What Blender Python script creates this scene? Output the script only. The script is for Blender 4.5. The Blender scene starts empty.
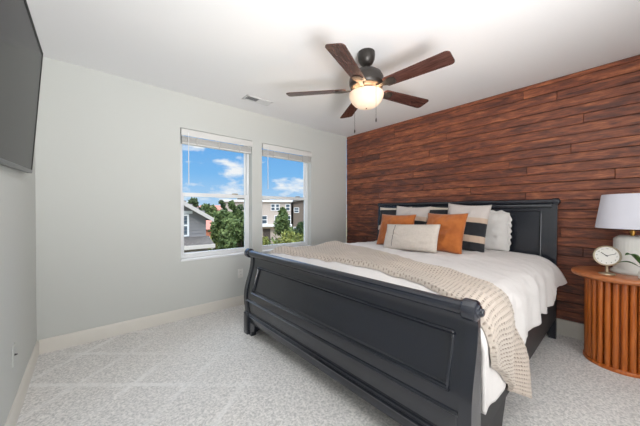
import bpy, bmesh, math, random
import numpy as np
from mathutils import Vector, Matrix, Euler, noise as mnoise

SC = bpy.context.scene
COL = SC.collection
R = math.radians
PI = math.pi
random.seed(11)
rng = np.random.default_rng(5)


def lin(r, g, b):
    def f(c):
        c /= 255.0
        return c / 12.92 if c <= 0.04045 else ((c + 0.055) / 1.055) ** 2.4
    return (f(r), f(g), f(b), 1.0)


# ------------------------------------------------------------------ camera
cam_d = bpy.data.cameras.new('camera')
cam = bpy.data.objects.new('camera', cam_d)
COL.objects.link(cam)
cam_d.sensor_width = 36.0
cam_d.lens = 266.8 * 36.0 / 640.0
cam_d.clip_start = 0.02
cam_d.clip_end = 500
cam.location = (0, 0, 1.2)
cam.rotation_euler = (R(90 - 0.46), 0, R(-41.25))
SC.camera = cam

# ------------------------------------------------------------------ colour management
SC.view_settings.view_transform = 'Standard'
SC.view_settings.look = 'None'
SC.view_settings.exposure = 0.0
SC.view_settings.gamma = 1.0
SC.view_settings.use_curve_mapping = False

# ------------------------------------------------------------------ sky (blue with drifting clouds)
W = bpy.data.worlds.new('sky')
SC.world = W
W.use_nodes = True
nt = W.node_tree
nt.nodes.clear()
N = nt.nodes.new
L = nt.links.new
out = N('ShaderNodeOutputWorld')
bg = N('ShaderNodeBackground')
tc = N('ShaderNodeTexCoord')
sep = N('ShaderNodeSeparateXYZ')
L(tc.outputs['Generated'], sep.inputs[0])
grad = N('ShaderNodeValToRGB')
e = grad.color_ramp.elements
e[0].position = 0.0
e[0].color = lin(190, 220, 246)
e[1].position = 0.40
e[1].color = lin(72, 146, 226)
m2 = grad.color_ramp.elements.new(0.62)
m2.color = lin(222, 233, 246)
m1 = grad.color_ramp.elements.new(0.13)
m1.color = lin(128, 190, 244)
L(sep.outputs['Z'], grad.inputs[0])
mp = N('ShaderNodeMapping')
mp.inputs['Scale'].default_value = (4.2, 4.2, 11.0)
mp.inputs['Location'].default_value = (0.55, 0.2, 0.30)
L(tc.outputs['Generated'], mp.inputs[0])
nz = N('ShaderNodeTexNoise')
nz.inputs['Scale'].default_value = 1.5
nz.inputs['Detail'].default_value = 6
nz.inputs['Roughness'].default_value = 0.55
L(mp.outputs[0], nz.inputs['Vector'])
cr = N('ShaderNodeValToRGB')
cr.color_ramp.elements[0].position = 0.525
cr.color_ramp.elements[0].color = (0, 0, 0, 1)
cr.color_ramp.elements[1].position = 0.64
cr.color_ramp.elements[1].color = (1, 1, 1, 1)
L(nz.outputs['Fac'], cr.inputs[0])
mx = N('ShaderNodeMix')
mx.data_type = 'RGBA'
L(cr.outputs[0], mx.inputs['Factor'])
L(grad.outputs[0], mx.inputs['A'])
mx.inputs['B'].default_value = lin(247, 249, 252)
L(mx.outputs['Result'], bg.inputs[0])
# sky boosted above what the windows show, added for more window light
hz_ = N('ShaderNodeMapRange')
hz_.inputs['From Min'].default_value = 0.30
hz_.inputs['From Max'].default_value = 0.60
hz_.inputs['To Min'].default_value = 1.0
hz_.inputs['To Max'].default_value = 5.0
L(sep.outputs['Z'], hz_.inputs['Value'])
L(hz_.outputs[0], bg.inputs[1])
L(bg.outputs[0], out.inputs[0])

# ------------------------------------------------------------------ sun and large lights
sd = bpy.data.lights.new('sun', 'SUN')
sd.energy = 1.5
sd.angle = R(0.6)
sd.color = (1.0, 0.95, 0.88)
so = bpy.data.objects.new('sun', sd)
COL.objects.link(so)
so.rotation_euler = Vector((0.55, 0.62, -0.75)).to_track_quat('-Z', 'Y').to_euler()


def area(name, loc, direction, sx, sy, power, col=(1, 1, 1)):
    d = bpy.data.lights.new(name, 'AREA')
    d.shape = 'RECTANGLE'
    d.size = sx
    d.size_y = sy
    d.energy = power
    d.color = col
    o = bpy.data.objects.new(name, d)
    COL.objects.link(o)
    o.location = loc
    o.rotation_euler = Vector(direction).to_track_quat('-Z', 'Y').to_euler()
    return o


# added fill lights behind the camera, standing in for a bounced flash
area('fill_area', (0.9, -1.25, 1.45), (-0.12, 1, 0.0), 2.0, 1.8, 38, (1.0, 1.0, 1.0))
fl_d = bpy.data.lights.new('fill_spot', 'SPOT')
fl_d.energy = 280
fl_d.spot_size = R(125)
fl_d.spot_blend = 1.0
fl_d.shadow_soft_size = 0.35
fl_d.color = (1.0, 0.995, 0.99)
fl_o = bpy.data.objects.new('fill_spot', fl_d)
COL.objects.link(fl_o)
fl_o.location = (0.5, -0.45, 0.9)
fl_o.rotation_euler = Vector((0.35, 1.45, 1.6)).to_track_quat('-Z', 'Y').to_euler()


# ------------------------------------------------------------------ material helpers
def mat(name, col, rough=0.5, metal=0.0, spec=0.5, bump=None, var=None, sheen=0.0, coat=0.0, emit=None,
        stretch=(1, 1, 1)):
    """col = sRGB 0..255. bump = (scale, strength, distance). var = (scale, colour2, low, high)."""
    m = bpy.data.materials.new(name)
    m.use_nodes = True
    t = m.node_tree
    b = t.nodes['Principled BSDF']
    b.inputs['Base Color'].default_value = lin(*col)
    b.inputs['Roughness'].default_value = rough
    b.inputs['Metallic'].default_value = metal
    b.inputs['Specular IOR Level'].default_value = spec
    if sheen:
        b.inputs['Sheen Weight'].default_value = sheen
    if coat:
        b.inputs['Coat Weight'].default_value = coat
        b.inputs['Coat Roughness'].default_value = 0.15
    if emit:
        b.inputs['Emission Color'].default_value = lin(*emit[0])
        b.inputs['Emission Strength'].default_value = emit[1]
    if bump or var:
        c = t.nodes.new('ShaderNodeTexCoord')
        mpn = t.nodes.new('ShaderNodeMapping')
        mpn.inputs['Scale'].default_value = stretch
        t.links.new(c.outputs['Object'], mpn.inputs[0])
    if var:
        n = t.nodes.new('ShaderNodeTexNoise')
        n.inputs['Scale'].default_value = var[0]
        n.inputs['Detail'].default_value = 5
        t.links.new(mpn.outputs[0], n.inputs['Vector'])
        r = t.nodes.new('ShaderNodeValToRGB')
        r.color_ramp.elements[0].position = var[2]
        r.color_ramp.elements[1].position = var[3]
        r.color_ramp.elements[0].color = lin(*col)
        r.color_ramp.elements[1].color = lin(*var[1])
        t.links.new(n.outputs['Fac'], r.inputs[0])
        t.links.new(r.outputs[0], b.inputs['Base Color'])
    if bump:
        n2 = t.nodes.new('ShaderNodeTexNoise')
        n2.inputs['Scale'].default_value = bump[0]
        n2.inputs['Detail'].default_value = 3
        t.links.new(mpn.outputs[0], n2.inputs['Vector'])
        bp = t.nodes.new('ShaderNodeBump')
        bp.inputs['Strength'].default_value = bump[1]
        bp.inputs['Distance'].default_value = bump[2]
        t.links.new(n2.outputs['Fac'], bp.inputs['Height'])
        t.links.new(bp.outputs[0], b.inputs['Normal'])
    return m


# ------------------------------------------------------------------ mesh builder
class MB:
    def __init__(s):
        s.v = []
        s.f = []
        s.mi = []

    def add(s, verts, faces, mi=0):
        o = len(s.v)
        s.v.extend([tuple(p) for p in verts])
        s.f.extend([tuple(i + o for i in f) for f in faces])
        s.mi.extend([mi] * len(faces))
        return s

    def box(s, lo, hi, mi=0, bevel=0.0, seg=2, M=None):
        bm = bmesh.new()
        bmesh.ops.create_cube(bm, size=1.0)
        c = [(a + b) / 2 for a, b in zip(lo, hi)]
        d = [(b - a) for a, b in zip(lo, hi)]
        for v in bm.verts:
            v.co = Vector((v.co.x * d[0] + c[0], v.co.y * d[1] + c[1], v.co.z * d[2] + c[2]))
        if bevel > 0:
            bmesh.ops.bevel(bm, geom=list(bm.edges), offset=min(bevel, min(d) * 0.49), segments=seg, profile=0.5,
                            affect='EDGES')
        bm.verts.index_update()
        vs = [M @ v.co if M else v.co.copy() for v in bm.verts]
        fs = [[v.index for v in f.verts] for f in bm.faces]
        bm.free()
        return s.add(vs, fs, mi)

    def lathe(s, prof, n=32, c=(0, 0, 0), M=None, mi=0, ripple=None, caps=True):
        """prof: list of (r, z). Axis z through c."""
        vs = []
        for r, z in prof:
            for k in range(n):
                a = 2 * PI * k / n
                rr = r + (ripple(a, z) if ripple and r > 1e-6 else 0)
                p = Vector((rr * math.cos(a), rr * math.sin(a), z))
                if M:
                    p = M @ p
                vs.append((p.x + c[0], p.y + c[1], p.z + c[2]))
        fs = []
        for i in range(len(prof) - 1):
            for k in range(n):
                k2 = (k + 1) % n
                fs.append((i * n + k, i * n + k2, (i + 1) * n + k2, (i + 1) * n + k))
        if caps and prof[0][0] > 1e-6:
            fs.append(tuple(reversed(range(n))))
        if caps and prof[-1][0] > 1e-6:
            fs.append(tuple((len(prof) - 1) * n + k for k in range(n)))
        return s.add(vs, fs, mi)

    def tube(s, pts, r, n=8, closed=False, mi=0):
        pts = [Vector(p) for p in pts]
        m = len(pts)
        rs = r if isinstance(r, (list, tuple)) else [r] * m
        vs = []
        prev = None
        for i, p in enumerate(pts):
            if closed:
                t = pts[(i + 1) % m] - pts[i - 1]
            else:
                t = pts[min(i + 1, m - 1)] - pts[max(i - 1, 0)]
            t.normalize()
            if prev is None:
                a = Vector((0, 0, 1)) if abs(t.z) < 0.9 else Vector((1, 0, 0))
                u = t.cross(a).normalized()
            else:
                u = (prev - t * prev.dot(t)).normalized()
            prev = u
            w = t.cross(u)
            for k in range(n):
                a = 2 * PI * k / n
                vs.append(p + (u * math.cos(a) + w * math.sin(a)) * rs[i])
        fs = []
        for i in range(m if closed else m - 1):
            j = (i + 1) % m
            for k in range(n):
                k2 = (k + 1) % n
                fs.append((i * n + k, i * n + k2, j * n + k2, j * n + k))
        if not closed:
            fs.append(tuple(reversed(range(n))))
            fs.append(tuple((m - 1) * n + k for k in range(n)))
        return s.add(vs, fs, mi)

    def prism(s, poly, axis, a0, a1, mi=0):
        """extrude a 2D polygon along an axis ('x','y','z'); poly coords are the two other axes in order."""
        def P(p, a):
            if axis == 'x':
                return (a, p[0], p[1])
            if axis == 'y':
                return (p[0], a, p[1])
            return (p[0], p[1], a)
        n = len(poly)
        vs = [P(p, a0) for p in poly] + [P(p, a1) for p in poly]
        fs = [tuple(range(n)), tuple(reversed(range(n, 2 * n)))]
        for i in range(n):
            j = (i + 1) % n
            fs.append((i, i + n, j + n, j))
        return s.add(vs, fs, mi)

    def grid(s, rows, mi=0, closed_u=False):
        """rows: list of equal-length lists of points"""
        n = len(rows[0])
        vs = [p for r_ in rows for p in r_]
        fs = []
        for i in range(len(rows) - 1):
            for k in range(n if closed_u else n - 1):
                k2 = (k + 1) % n
                fs.append((i * n + k, i * n + k2, (i + 1) * n + k2, (i + 1) * n + k))
        return s.add(vs, fs, mi)

    def build(s, name, mats, parent=None, loc=None, smooth=35, fix=True, world=True):
        me = bpy.data.meshes.new(name)
        off = Vector(loc) if loc is not None else Vector((0, 0, 0))
        me.from_pydata([tuple(Vector(p) - off) for p in s.v], [], s.f)
        if not isinstance(mats, (list, tuple)):
            mats = [mats]
        for m in mats:
            me.materials.append(m)
        if len(mats) > 1:
            me.polygons.foreach_set('material_index', s.mi)
        if fix:
            bm = bmesh.new()
            bm.from_mesh(me)
            bmesh.ops.recalc_face_normals(bm, faces=bm.faces)
            bm.to_mesh(me)
            bm.free()
        if smooth:
            me.polygons.foreach_set('use_smooth', [True] * len(me.polygons))
            me.set_sharp_from_angle(angle=R(smooth))
        me.update()
        o = bpy.data.objects.new(name, me)
        COL.objects.link(o)
        o.location = off
        if parent is not None:
            o.parent = parent
            if world and parent.type == 'EMPTY':
                o.matrix_parent_inverse = Matrix.Translation(-Vector(parent.location))
        return o


def thing(name, label, cat, loc, group=None):
    o = bpy.data.objects.new(name, None)
    o.empty_display_size = 0.1
    COL.objects.link(o)
    o.location = loc
    return tag(o, label, cat, group)


def tag(o, label, cat, group=None, kind=None):
    o['label'] = label
    o['category'] = cat
    if group:
        o['group'] = group
    if kind:
        o['kind'] = kind
    return o


def structure(o, label=None, cat=None):
    o['kind'] = 'structure'
    if label:
        o['label'] = label
        o['category'] = cat
    return o


def copy_tree(o, parent=None):
    c = o.copy()
    COL.objects.link(c)
    if parent is not None:
        c.parent = parent
    for ch in o.children:
        copy_tree(ch, c)
    return c


# ------------------------------------------------------------------ materials
M = {}
M['wall'] = mat('wall_paint', (208, 210, 206), 0.75, bump=(420, 0.05, 0.002))
M['ceiling'] = mat('ceiling_paint', (240, 240, 241), 0.9, bump=(160, 0.12, 0.003))
M['trim'] = mat('white_trim', (226, 222, 214), 0.4)
M['vinyl'] = mat('white_vinyl', (236, 238, 240), 0.35)
M['blind'] = mat('blind_white', (222, 221, 218), 0.5)
M['black'] = mat('black_lacquer', (32, 36, 46), 0.23, spec=0.6, bump=(60, 0.03, 0.002), stretch=(1, .2, 4), coat=.25)
M['satin'] = mat('black_satin', (46, 46, 48), 0.55, spec=0.4)
M['blackmetal'] = mat('black_metal', (24, 24, 25), 0.35)
M['tape'] = mat('blind_tape', (196, 194, 190), 0.8)
M['plate'] = mat('outlet_plastic', (232, 231, 226), 0.35)
M['slot'] = mat('outlet_slot', (70, 70, 70), 0.5)
M['duvet'] = mat('white_cotton', (226, 222, 220), 0.9, sheen=0.15, bump=(38, 0.16, 0.01))
M['mattress'] = mat('mattress_ticking', (206, 206, 206), 0.9)
M['knit'] = mat('cream_knit', (208, 195, 183), 0.95, sheen=0.1, bump=(300, 0.4, 0.003), var=(2.5, (198, 188, 178), .4, .65))
M['orange'] = mat('rust_velvet', (190, 108, 44), 0.8, sheen=0.35, var=(9, (168, 90, 32), .4, .62), bump=(14, .18, .01))
M['linen'] = mat('oatmeal_linen', (212, 202, 192), 0.95, bump=(260, 0.25, 0.003), var=(60, (204, 194, 184), .35, .7))
M['thread'] = mat('dark_thread', (70, 66, 66), 0.9)
M['pillow_white'] = mat('pillowcase_white', (224, 221, 218), 0.9, bump=(22, 0.25, 0.012))
M['bronze'] = mat('oil_rubbed_bronze', (52, 48, 45), 0.38, metal=0.35)
M['bladewood'] = mat('walnut_blade', (92, 60, 53), 0.25, var=(10, (58, 32, 27), .35, .7), stretch=(1, 9, 9))
M['brass'] = mat('brushed_brass', (196, 152, 80), 0.3, metal=0.9)
M['nickel'] = mat('champagne_metal', (186, 172, 148), 0.28, metal=0.75)
M['ceramic'] = mat('white_ceramic', (228, 227, 222), 0.45)
M['shade'] = mat('white_linen_shade', (226, 226, 236), 0.85, bump=(300, .1, .002))
M['leaf'] = mat('plant_leaf', (42, 82, 36), 0.4, var=(30, (70, 110, 50), .4, .65))
M['oakmid'] = mat('honey_wood', (208, 116, 48), 0.34, var=(7, (164, 82, 30), .32, .72), stretch=(9, 9, .6), coat=.1)
M['oaktop'] = mat('honey_wood_top', (200, 124, 74), 0.3, var=(6, (164, 94, 52), .32, .72), stretch=(8, .6, 8), coat=.3)
M['tvblack'] = mat('tv_bezel', (18, 18, 19), 0.6, spec=0.2)
M['tvsilver'] = mat('tv_silver', (78, 80, 82), 0.35, metal=.5)
M['screen'] = mat('tv_screen', (36, 36, 35), 0.25, spec=0.05)
M['clockface'] = mat('clock_dial', (238, 236, 230), 0.5)
M['ink'] = mat('clock_ink', (60, 58, 58), 0.5)
M['vent'] = mat('vent_white', (224, 224, 224), 0.5)
M['dark'] = mat('vent_duct', (110, 110, 112), 0.8)

# lamp bowl
M['bowl'] = mat('frosted_bowl', (214, 196, 178), 0.4, emit=((255, 218, 182), 0.48))

# glass: thin clear pane
m = bpy.data.materials.new('window_glass')
m.use_nodes = True
t = m.node_tree
t.nodes.clear()
o_ = t.nodes.new('ShaderNodeOutputMaterial')
tr = t.nodes.new('ShaderNodeBsdfTransparent')
tr.inputs[0].default_value = (0.97, 0.98, 0.98, 1)
gl = t.nodes.new('ShaderNodeBsdfGlossy')
gl.inputs['Roughness'].default_value = 0.02
lw = t.nodes.new('ShaderNodeFresnel')
lw.inputs[0].default_value = 1.15
ms = t.nodes.new('ShaderNodeMixShader')
t.links.new(lw.outputs[0], ms.inputs[0])
t.links.new(tr.outputs[0], ms.inputs[1])
t.links.new(gl.outputs[0], ms.inputs[2])
t.links.new(ms.outputs[0], o_.inputs[0])
M['glass'] = m


def carpet_mat():
    m = bpy.data.materials.new('grey_carpet')
    m.use_nodes = True
    t = m.node_tree
    b = t.nodes['Principled BSDF']
    b.inputs['Roughness'].default_value = 1.0
    b.inputs['Specular IOR Level'].default_value = 0.1
    b.inputs['Sheen Weight'].default_value = 0.25
    c = t.nodes.new('ShaderNodeTexCoord')
    wn = t.nodes.new('ShaderNodeTexNoise')
    wn.inputs['Scale'].default_value = 22
    wn.inputs['Detail'].default_value = 2
    t.links.new(c.outputs['Object'], wn.inputs['Vector'])
    addv = t.nodes.new('ShaderNodeMix')
    addv.data_type = 'RGBA'
    addv.blend_type = 'ADD'
    addv.inputs['Factor'].default_value = 0.035
    t.links.new(c.outputs['Object'], addv.inputs['A'])
    t.links.new(wn.outputs['Color'], addv.inputs['B'])
    n1 = t.nodes.new('ShaderNodeTexNoise')
    n1.inputs['Scale'].default_value = 70
    n1.inputs['Detail'].default_value = 4
    n1.inputs['Roughness'].default_value = 0.62
    t.links.new(addv.outputs['Result'], n1.inputs['Vector'])
    rp = t.nodes.new('ShaderNodeValToRGB')
    rp.color_ramp.elements[0].position = 0.36
    rp.color_ramp.elements[0].color = lin(200, 199, 197)
    rp.color_ramp.elements[1].position = 0.62
    rp.color_ramp.elements[1].color = lin(247, 244, 241)
    t.links.new(n1.outputs['Fac'], rp.inputs[0])
    # vacuum tracks: two families of pale strokes brushed into the pile
    sp = t.nodes.new('ShaderNodeSeparateXYZ')
    t.links.new(addv.outputs['Result'], sp.inputs[0])
    total = None
    for (kx, ky, period, width, phase) in ((-0.63, 0.777, 0.377, 0.075, 3.22), (0.656, 0.755, 0.405, 0.07, 4.60)):
        a = t.nodes.new('ShaderNodeMath'); a.operation = 'MULTIPLY'; a.inputs[1].default_value = kx / period
        t.links.new(sp.outputs[0], a.inputs[0])
        d = t.nodes.new('ShaderNodeMath'); d.operation = 'MULTIPLY_ADD'; d.inputs[1].default_value = ky / period
        t.links.new(sp.outputs[1], d.inputs[0]); t.links.new(a.outputs[0], d.inputs[2])
        d0 = d
        d = t.nodes.new('ShaderNodeMath'); d.operation = 'SUBTRACT'; d.inputs[1].default_value = phase
        t.links.new(d0.outputs[0], d.inputs[0])
        p = t.nodes.new('ShaderNodeMath'); p.operation = 'PINGPONG'; p.inputs[1].default_value = 0.5
        t.links.new(d.outputs[0], p.inputs[0])
        q = t.nodes.new('ShaderNodeMapRange')
        q.inputs['From Min'].default_value = width
        q.inputs['From Max'].default_value = width * 0.35
        t.links.new(p.outputs[0], q.inputs['Value'])
        if total is None:
            total = q
        else:
            mxn = t.nodes.new('ShaderNodeMath'); mxn.operation = 'MAXIMUM'
            t.links.new(total.outputs[0], mxn.inputs[0]); t.links.new(q.outputs[0], mxn.inputs[1])
            total = mxn
    patch = t.nodes.new('ShaderNodeTexNoise')
    patch.inputs['Scale'].default_value = 2.6
    t.links.new(c.outputs['Object'], patch.inputs['Vector'])
    pr = t.nodes.new('ShaderNodeMapRange')
    pr.inputs['From Min'].default_value = 0.38
    pr.inputs['From Max'].default_value = 0.62
    pr.inputs['To Min'].default_value = 0.12
    pr.inputs['To Max'].default_value = 0.55
    t.links.new(patch.outputs['Fac'], pr.inputs['Value'])
    # tracks only survive in the walked-around open floor in front of the bed
    fx = t.nodes.new('ShaderNodeMapRange')
    fx.inputs['From Min'].default_value = 1.15
    fx.inputs['From Max'].default_value = 0.55
    t.links.new(sp.outputs[0], fx.inputs['Value'])
    mm = t.nodes.new('ShaderNodeMath'); mm.operation = 'MULTIPLY'
    t.links.new(total.outputs[0], mm.inputs[0]); t.links.new(pr.outputs[0], mm.inputs[1])
    mm2 = t.nodes.new('ShaderNodeMath'); mm2.operation = 'MULTIPLY'
    t.links.new(mm.outputs[0], mm2.inputs[0]); t.links.new(fx.outputs[0], mm2.inputs[1])
    mix = t.nodes.new('ShaderNodeMix'); mix.data_type = 'RGBA'
    mix.inputs['B'].default_value = lin(252, 251, 250)
    t.links.new(mm2.outputs[0], mix.inputs['Factor'])
    t.links.new(rp.outputs[0], mix.inputs['A'])
    t.links.new(mix.outputs['Result'], b.inputs['Base Color'])
    bp = t.nodes.new('ShaderNodeBump')
    bp.inputs['Strength'].default_value = 0.45
    bp.inputs['Distance'].default_value = 0.010
    t.links.new(n1.outputs['Fac'], bp.inputs['Height'])
    t.links.new(bp.outputs[0], b.inputs['Normal'])
    return m


def plank_mat():
    m = bpy.data.materials.new('stained_pine_planks')
    m.use_nodes = True
    t = m.node_tree
    b = t.nodes['Principled BSDF']
    b.inputs['Roughness'].default_value = 0.42
    b.inputs['Specular IOR Level'].default_value = 0.5
    c = t.nodes.new('ShaderNodeTexCoord')
    at = t.nodes.new('ShaderNodeAttribute'); at.attribute_name = 'plank'
    cmb = t.nodes.new('ShaderNodeMath'); cmb.operation = 'MULTIPLY'; cmb.inputs[1].default_value = 37.0
    t.links.new(at.outputs['Fac'], cmb.inputs[0])
    vec = t.nodes.new('ShaderNodeCombineXYZ')
    t.links.new(cmb.outputs[0], vec.inputs[0]); t.links.new(cmb.outputs[0], vec.inputs[1]); t.links.new(cmb.outputs[0], vec.inputs[2])
    va = t.nodes.new('ShaderNodeVectorMath'); va.operation = 'ADD'
    t.links.new(c.outputs['Object'], va.inputs[0]); t.links.new(vec.outputs[0], va.inputs[1])
    mp1 = t.nodes.new('ShaderNodeMapping'); mp1.inputs['Scale'].default_value = (1, 2.4, 15)
    t.links.new(va.outputs[0], mp1.inputs[0])
    n1 = t.nodes.new('ShaderNodeTexNoise'); n1.inputs['Scale'].default_value = 1.4; n1.inputs['Detail'].default_value = 7
    n1.inputs['Roughness'].default_value = 0.62; n1.inputs['Distortion'].default_value = 0.9
    t.links.new(mp1.outputs[0], n1.inputs['Vector'])
    mp3 = t.nodes.new('ShaderNodeMapping'); mp3.inputs['Scale'].default_value = (1, 4.5, 42)
    t.links.new(va.outputs[0], mp3.inputs[0])
    n3 = t.nodes.new('ShaderNodeTexNoise'); n3.inputs['Scale'].default_value = 2.2; n3.inputs['Detail'].default_value = 5
    n3.inputs['Roughness'].default_value = 0.7
    t.links.new(mp3.outputs[0], n3.inputs['Vector'])
    sb = t.nodes.new('ShaderNodeMath'); sb.operation = 'MULTIPLY_ADD'; sb.inputs[1].default_value = 0.75; sb.inputs[2].default_value = -0.375
    t.links.new(n3.outputs['Fac'], sb.inputs[0])
    gsum = t.nodes.new('ShaderNodeMath'); gsum.operation = 'ADD'
    t.links.new(n1.outputs['Fac'], gsum.inputs[0]); t.links.new(sb.outputs[0], gsum.inputs[1])
    # mix grain value with a per-plank tone, darker in the lower rows
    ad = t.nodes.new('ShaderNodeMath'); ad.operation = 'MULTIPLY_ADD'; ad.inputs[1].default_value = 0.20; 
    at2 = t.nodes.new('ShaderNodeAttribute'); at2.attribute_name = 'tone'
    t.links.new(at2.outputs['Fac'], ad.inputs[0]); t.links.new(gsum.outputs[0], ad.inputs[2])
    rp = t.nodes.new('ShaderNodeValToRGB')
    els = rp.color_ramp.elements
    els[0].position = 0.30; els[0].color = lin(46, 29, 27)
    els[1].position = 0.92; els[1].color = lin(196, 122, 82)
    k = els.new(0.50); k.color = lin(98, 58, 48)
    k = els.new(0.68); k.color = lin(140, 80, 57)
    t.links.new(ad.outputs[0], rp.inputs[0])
    # knots
    mp2 = t.nodes.new('ShaderNodeMapping'); mp2.inputs['Scale'].default_value = (0.2, 2.2, 7)
    t.links.new(va.outputs[0], mp2.inputs[0])
    vo = t.nodes.new('ShaderNodeTexVoronoi'); vo.inputs['Scale'].default_value = 1.3
    t.links.new(mp2.outputs[0], vo.inputs['Vector'])
    kr = t.nodes.new('ShaderNodeMapRange'); kr.inputs['From Min'].default_value = 0.05; kr.inputs['From Max'].default_value = 0.16
    kr.inputs['To Min'].default_value = 0.75; kr.inputs['To Max'].default_value = 0.0
    t.links.new(vo.outputs['Distance'], kr.inputs['Value'])
    mix = t.nodes.new('ShaderNodeMix'); mix.data_type = 'RGBA'; mix.inputs['B'].default_value = lin(44, 26, 23)
    t.links.new(kr.outputs[0], mix.inputs['Factor']); t.links.new(rp.outputs[0], mix.inputs['A'])
    t.links.new(mix.outputs['Result'], b.inputs['Base Color'])
    bp = t.nodes.new('ShaderNodeBump'); bp.inputs['Strength'].default_value = 0.25; bp.inputs['Distance'].default_value = 0.004
    t.links.new(n1.outputs['Fac'], bp.inputs['Height']); t.links.new(bp.outputs[0], b.inputs['Normal'])
    return m


M['carpet'] = carpet_mat()
M['plank'] = plank_mat()
M['backing'] = mat('dark_backing', (60, 42, 36), .8)

# ------------------------------------------------------------------ room shell
XL, XR, YB, YF, ZC = -0.315, 3.449, 3.225, -1.45, 2.497
T = 0.16
structure(MB().box((XL - T, YF - T, -0.12), (XR + T, YB + T, 0)).build('floor', M['carpet'], smooth=0))
structure(MB().box((XL - T, YF - T, ZC), (XR + T, YB + T, ZC + 0.15)).build('ceiling', M['ceiling'], smooth=0))
structure(MB().box((XL - T, YF - T, 0), (XL, YB + T, ZC)).build('wall_left', M['wall'], smooth=0))
structure(MB().box((XL, YF - T, 0), (XR, YF, ZC)).build('wall_near', M['wall'], smooth=0))
WIN = [(0.785, 1.640), (1.786, 2.645)]
WZ0, WZ1 = 0.655, 2.118
wb = MB()
wb.box((XL, YB, 0), (XR, YB + T, WZ0))
wb.box((XL, YB, WZ1), (XR, YB + T, ZC))
for a, b_ in ((XL, WIN[0][0]), (WIN[0][1], WIN[1][0]), (WIN[1][1], XR)):
    wb.box((a, YB, WZ0), (b_, YB + T, WZ1))
structure(wb.build('wall_back', M['wall'], smooth=0))

# wall_right: backing plus stained planks (one mesh, plank pattern inside it)
wr = MB()
wr.box((XR + 0.012, YF, 0), (XR + T, YB, ZC), 1)
plank_val = [0.0] * len(wr.v)
tone_val = [0.0] * len(wr.v)
PH = 0.0884
z = 0.152
row = 0
while z < ZC - 0.012:
    z1 = min(z + PH, ZC - 0.004)
    y = YF
    first = True
    while y < YB:
        ln = random.uniform(0.9, 2.3)
        if first:
            ln *= random.uniform(0.3, 1)
            first = False
        y2 = min(YB - 0.001, y + ln)
        if YB - y2 < 0.25:
            y2 = YB - 0.001
        dx = random.uniform(-0.0025, 0.0025)
        gapz = random.uniform(0.0016, 0.0048)
        n0 = len(wr.v)
        wr.box((XR + dx, y + 0.0008, z + gapz), (XR + 0.014, y2 - 0.0008, z1 - random.uniform(0.0003, 0.0012)), 0, bevel=0.0035, seg=1)
        k = len(wr.v) - n0
        plank_val += [random.random()] * k
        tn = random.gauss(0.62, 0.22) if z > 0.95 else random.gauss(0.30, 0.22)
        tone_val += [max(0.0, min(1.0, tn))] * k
        y = y2
        if y2 >= YB - 0.002:
            break
    z += PH
    row += 1
wro = structure(wr.build('wall_right', [M['plank'], M['backing']], smooth=0, fix=False))
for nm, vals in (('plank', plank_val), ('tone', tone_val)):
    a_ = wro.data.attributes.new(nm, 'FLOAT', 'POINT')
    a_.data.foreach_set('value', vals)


def baseboard(name, p0, p1, nrm):
    p0, p1, n = Vector(p0), Vector(p1), Vector(nrm)
    prof = [(0, 0), (0.014, 0), (0.014, 0.098), (0.011, 0.108), (0.006, 0.117), (0, 0.118)]
    mb = MB()
    vs = [p0 + n * a + Vector((0, 0, b)) for a, b in prof] + [p1 + n * a + Vector((0, 0, b)) for a, b in prof]
    k = len(prof)
    fs = [tuple(range(k)), tuple(reversed(range(k, 2 * k)))] + [(i, i + k, (i + 1) % k + k, (i + 1) % k) for i in range(k)]
    mb.add(vs, fs)
    return structure(mb.build(name, M['trim'], smooth=25))


baseboard('baseboard_left', (XL, YF, 0), (XL, YB, 0), (1, 0, 0))
baseboard('baseboard_back', (XL + .014, YB, 0), (XR - .014, YB, 0), (0, -1, 0))
bb = MB().box((XR - 0.004, YF, 0), (XR + 0.012, YB - 0.014, 0.152), bevel=0.003)
structure(bb.build('baseboard_right', M['trim'], smooth=25))


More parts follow.
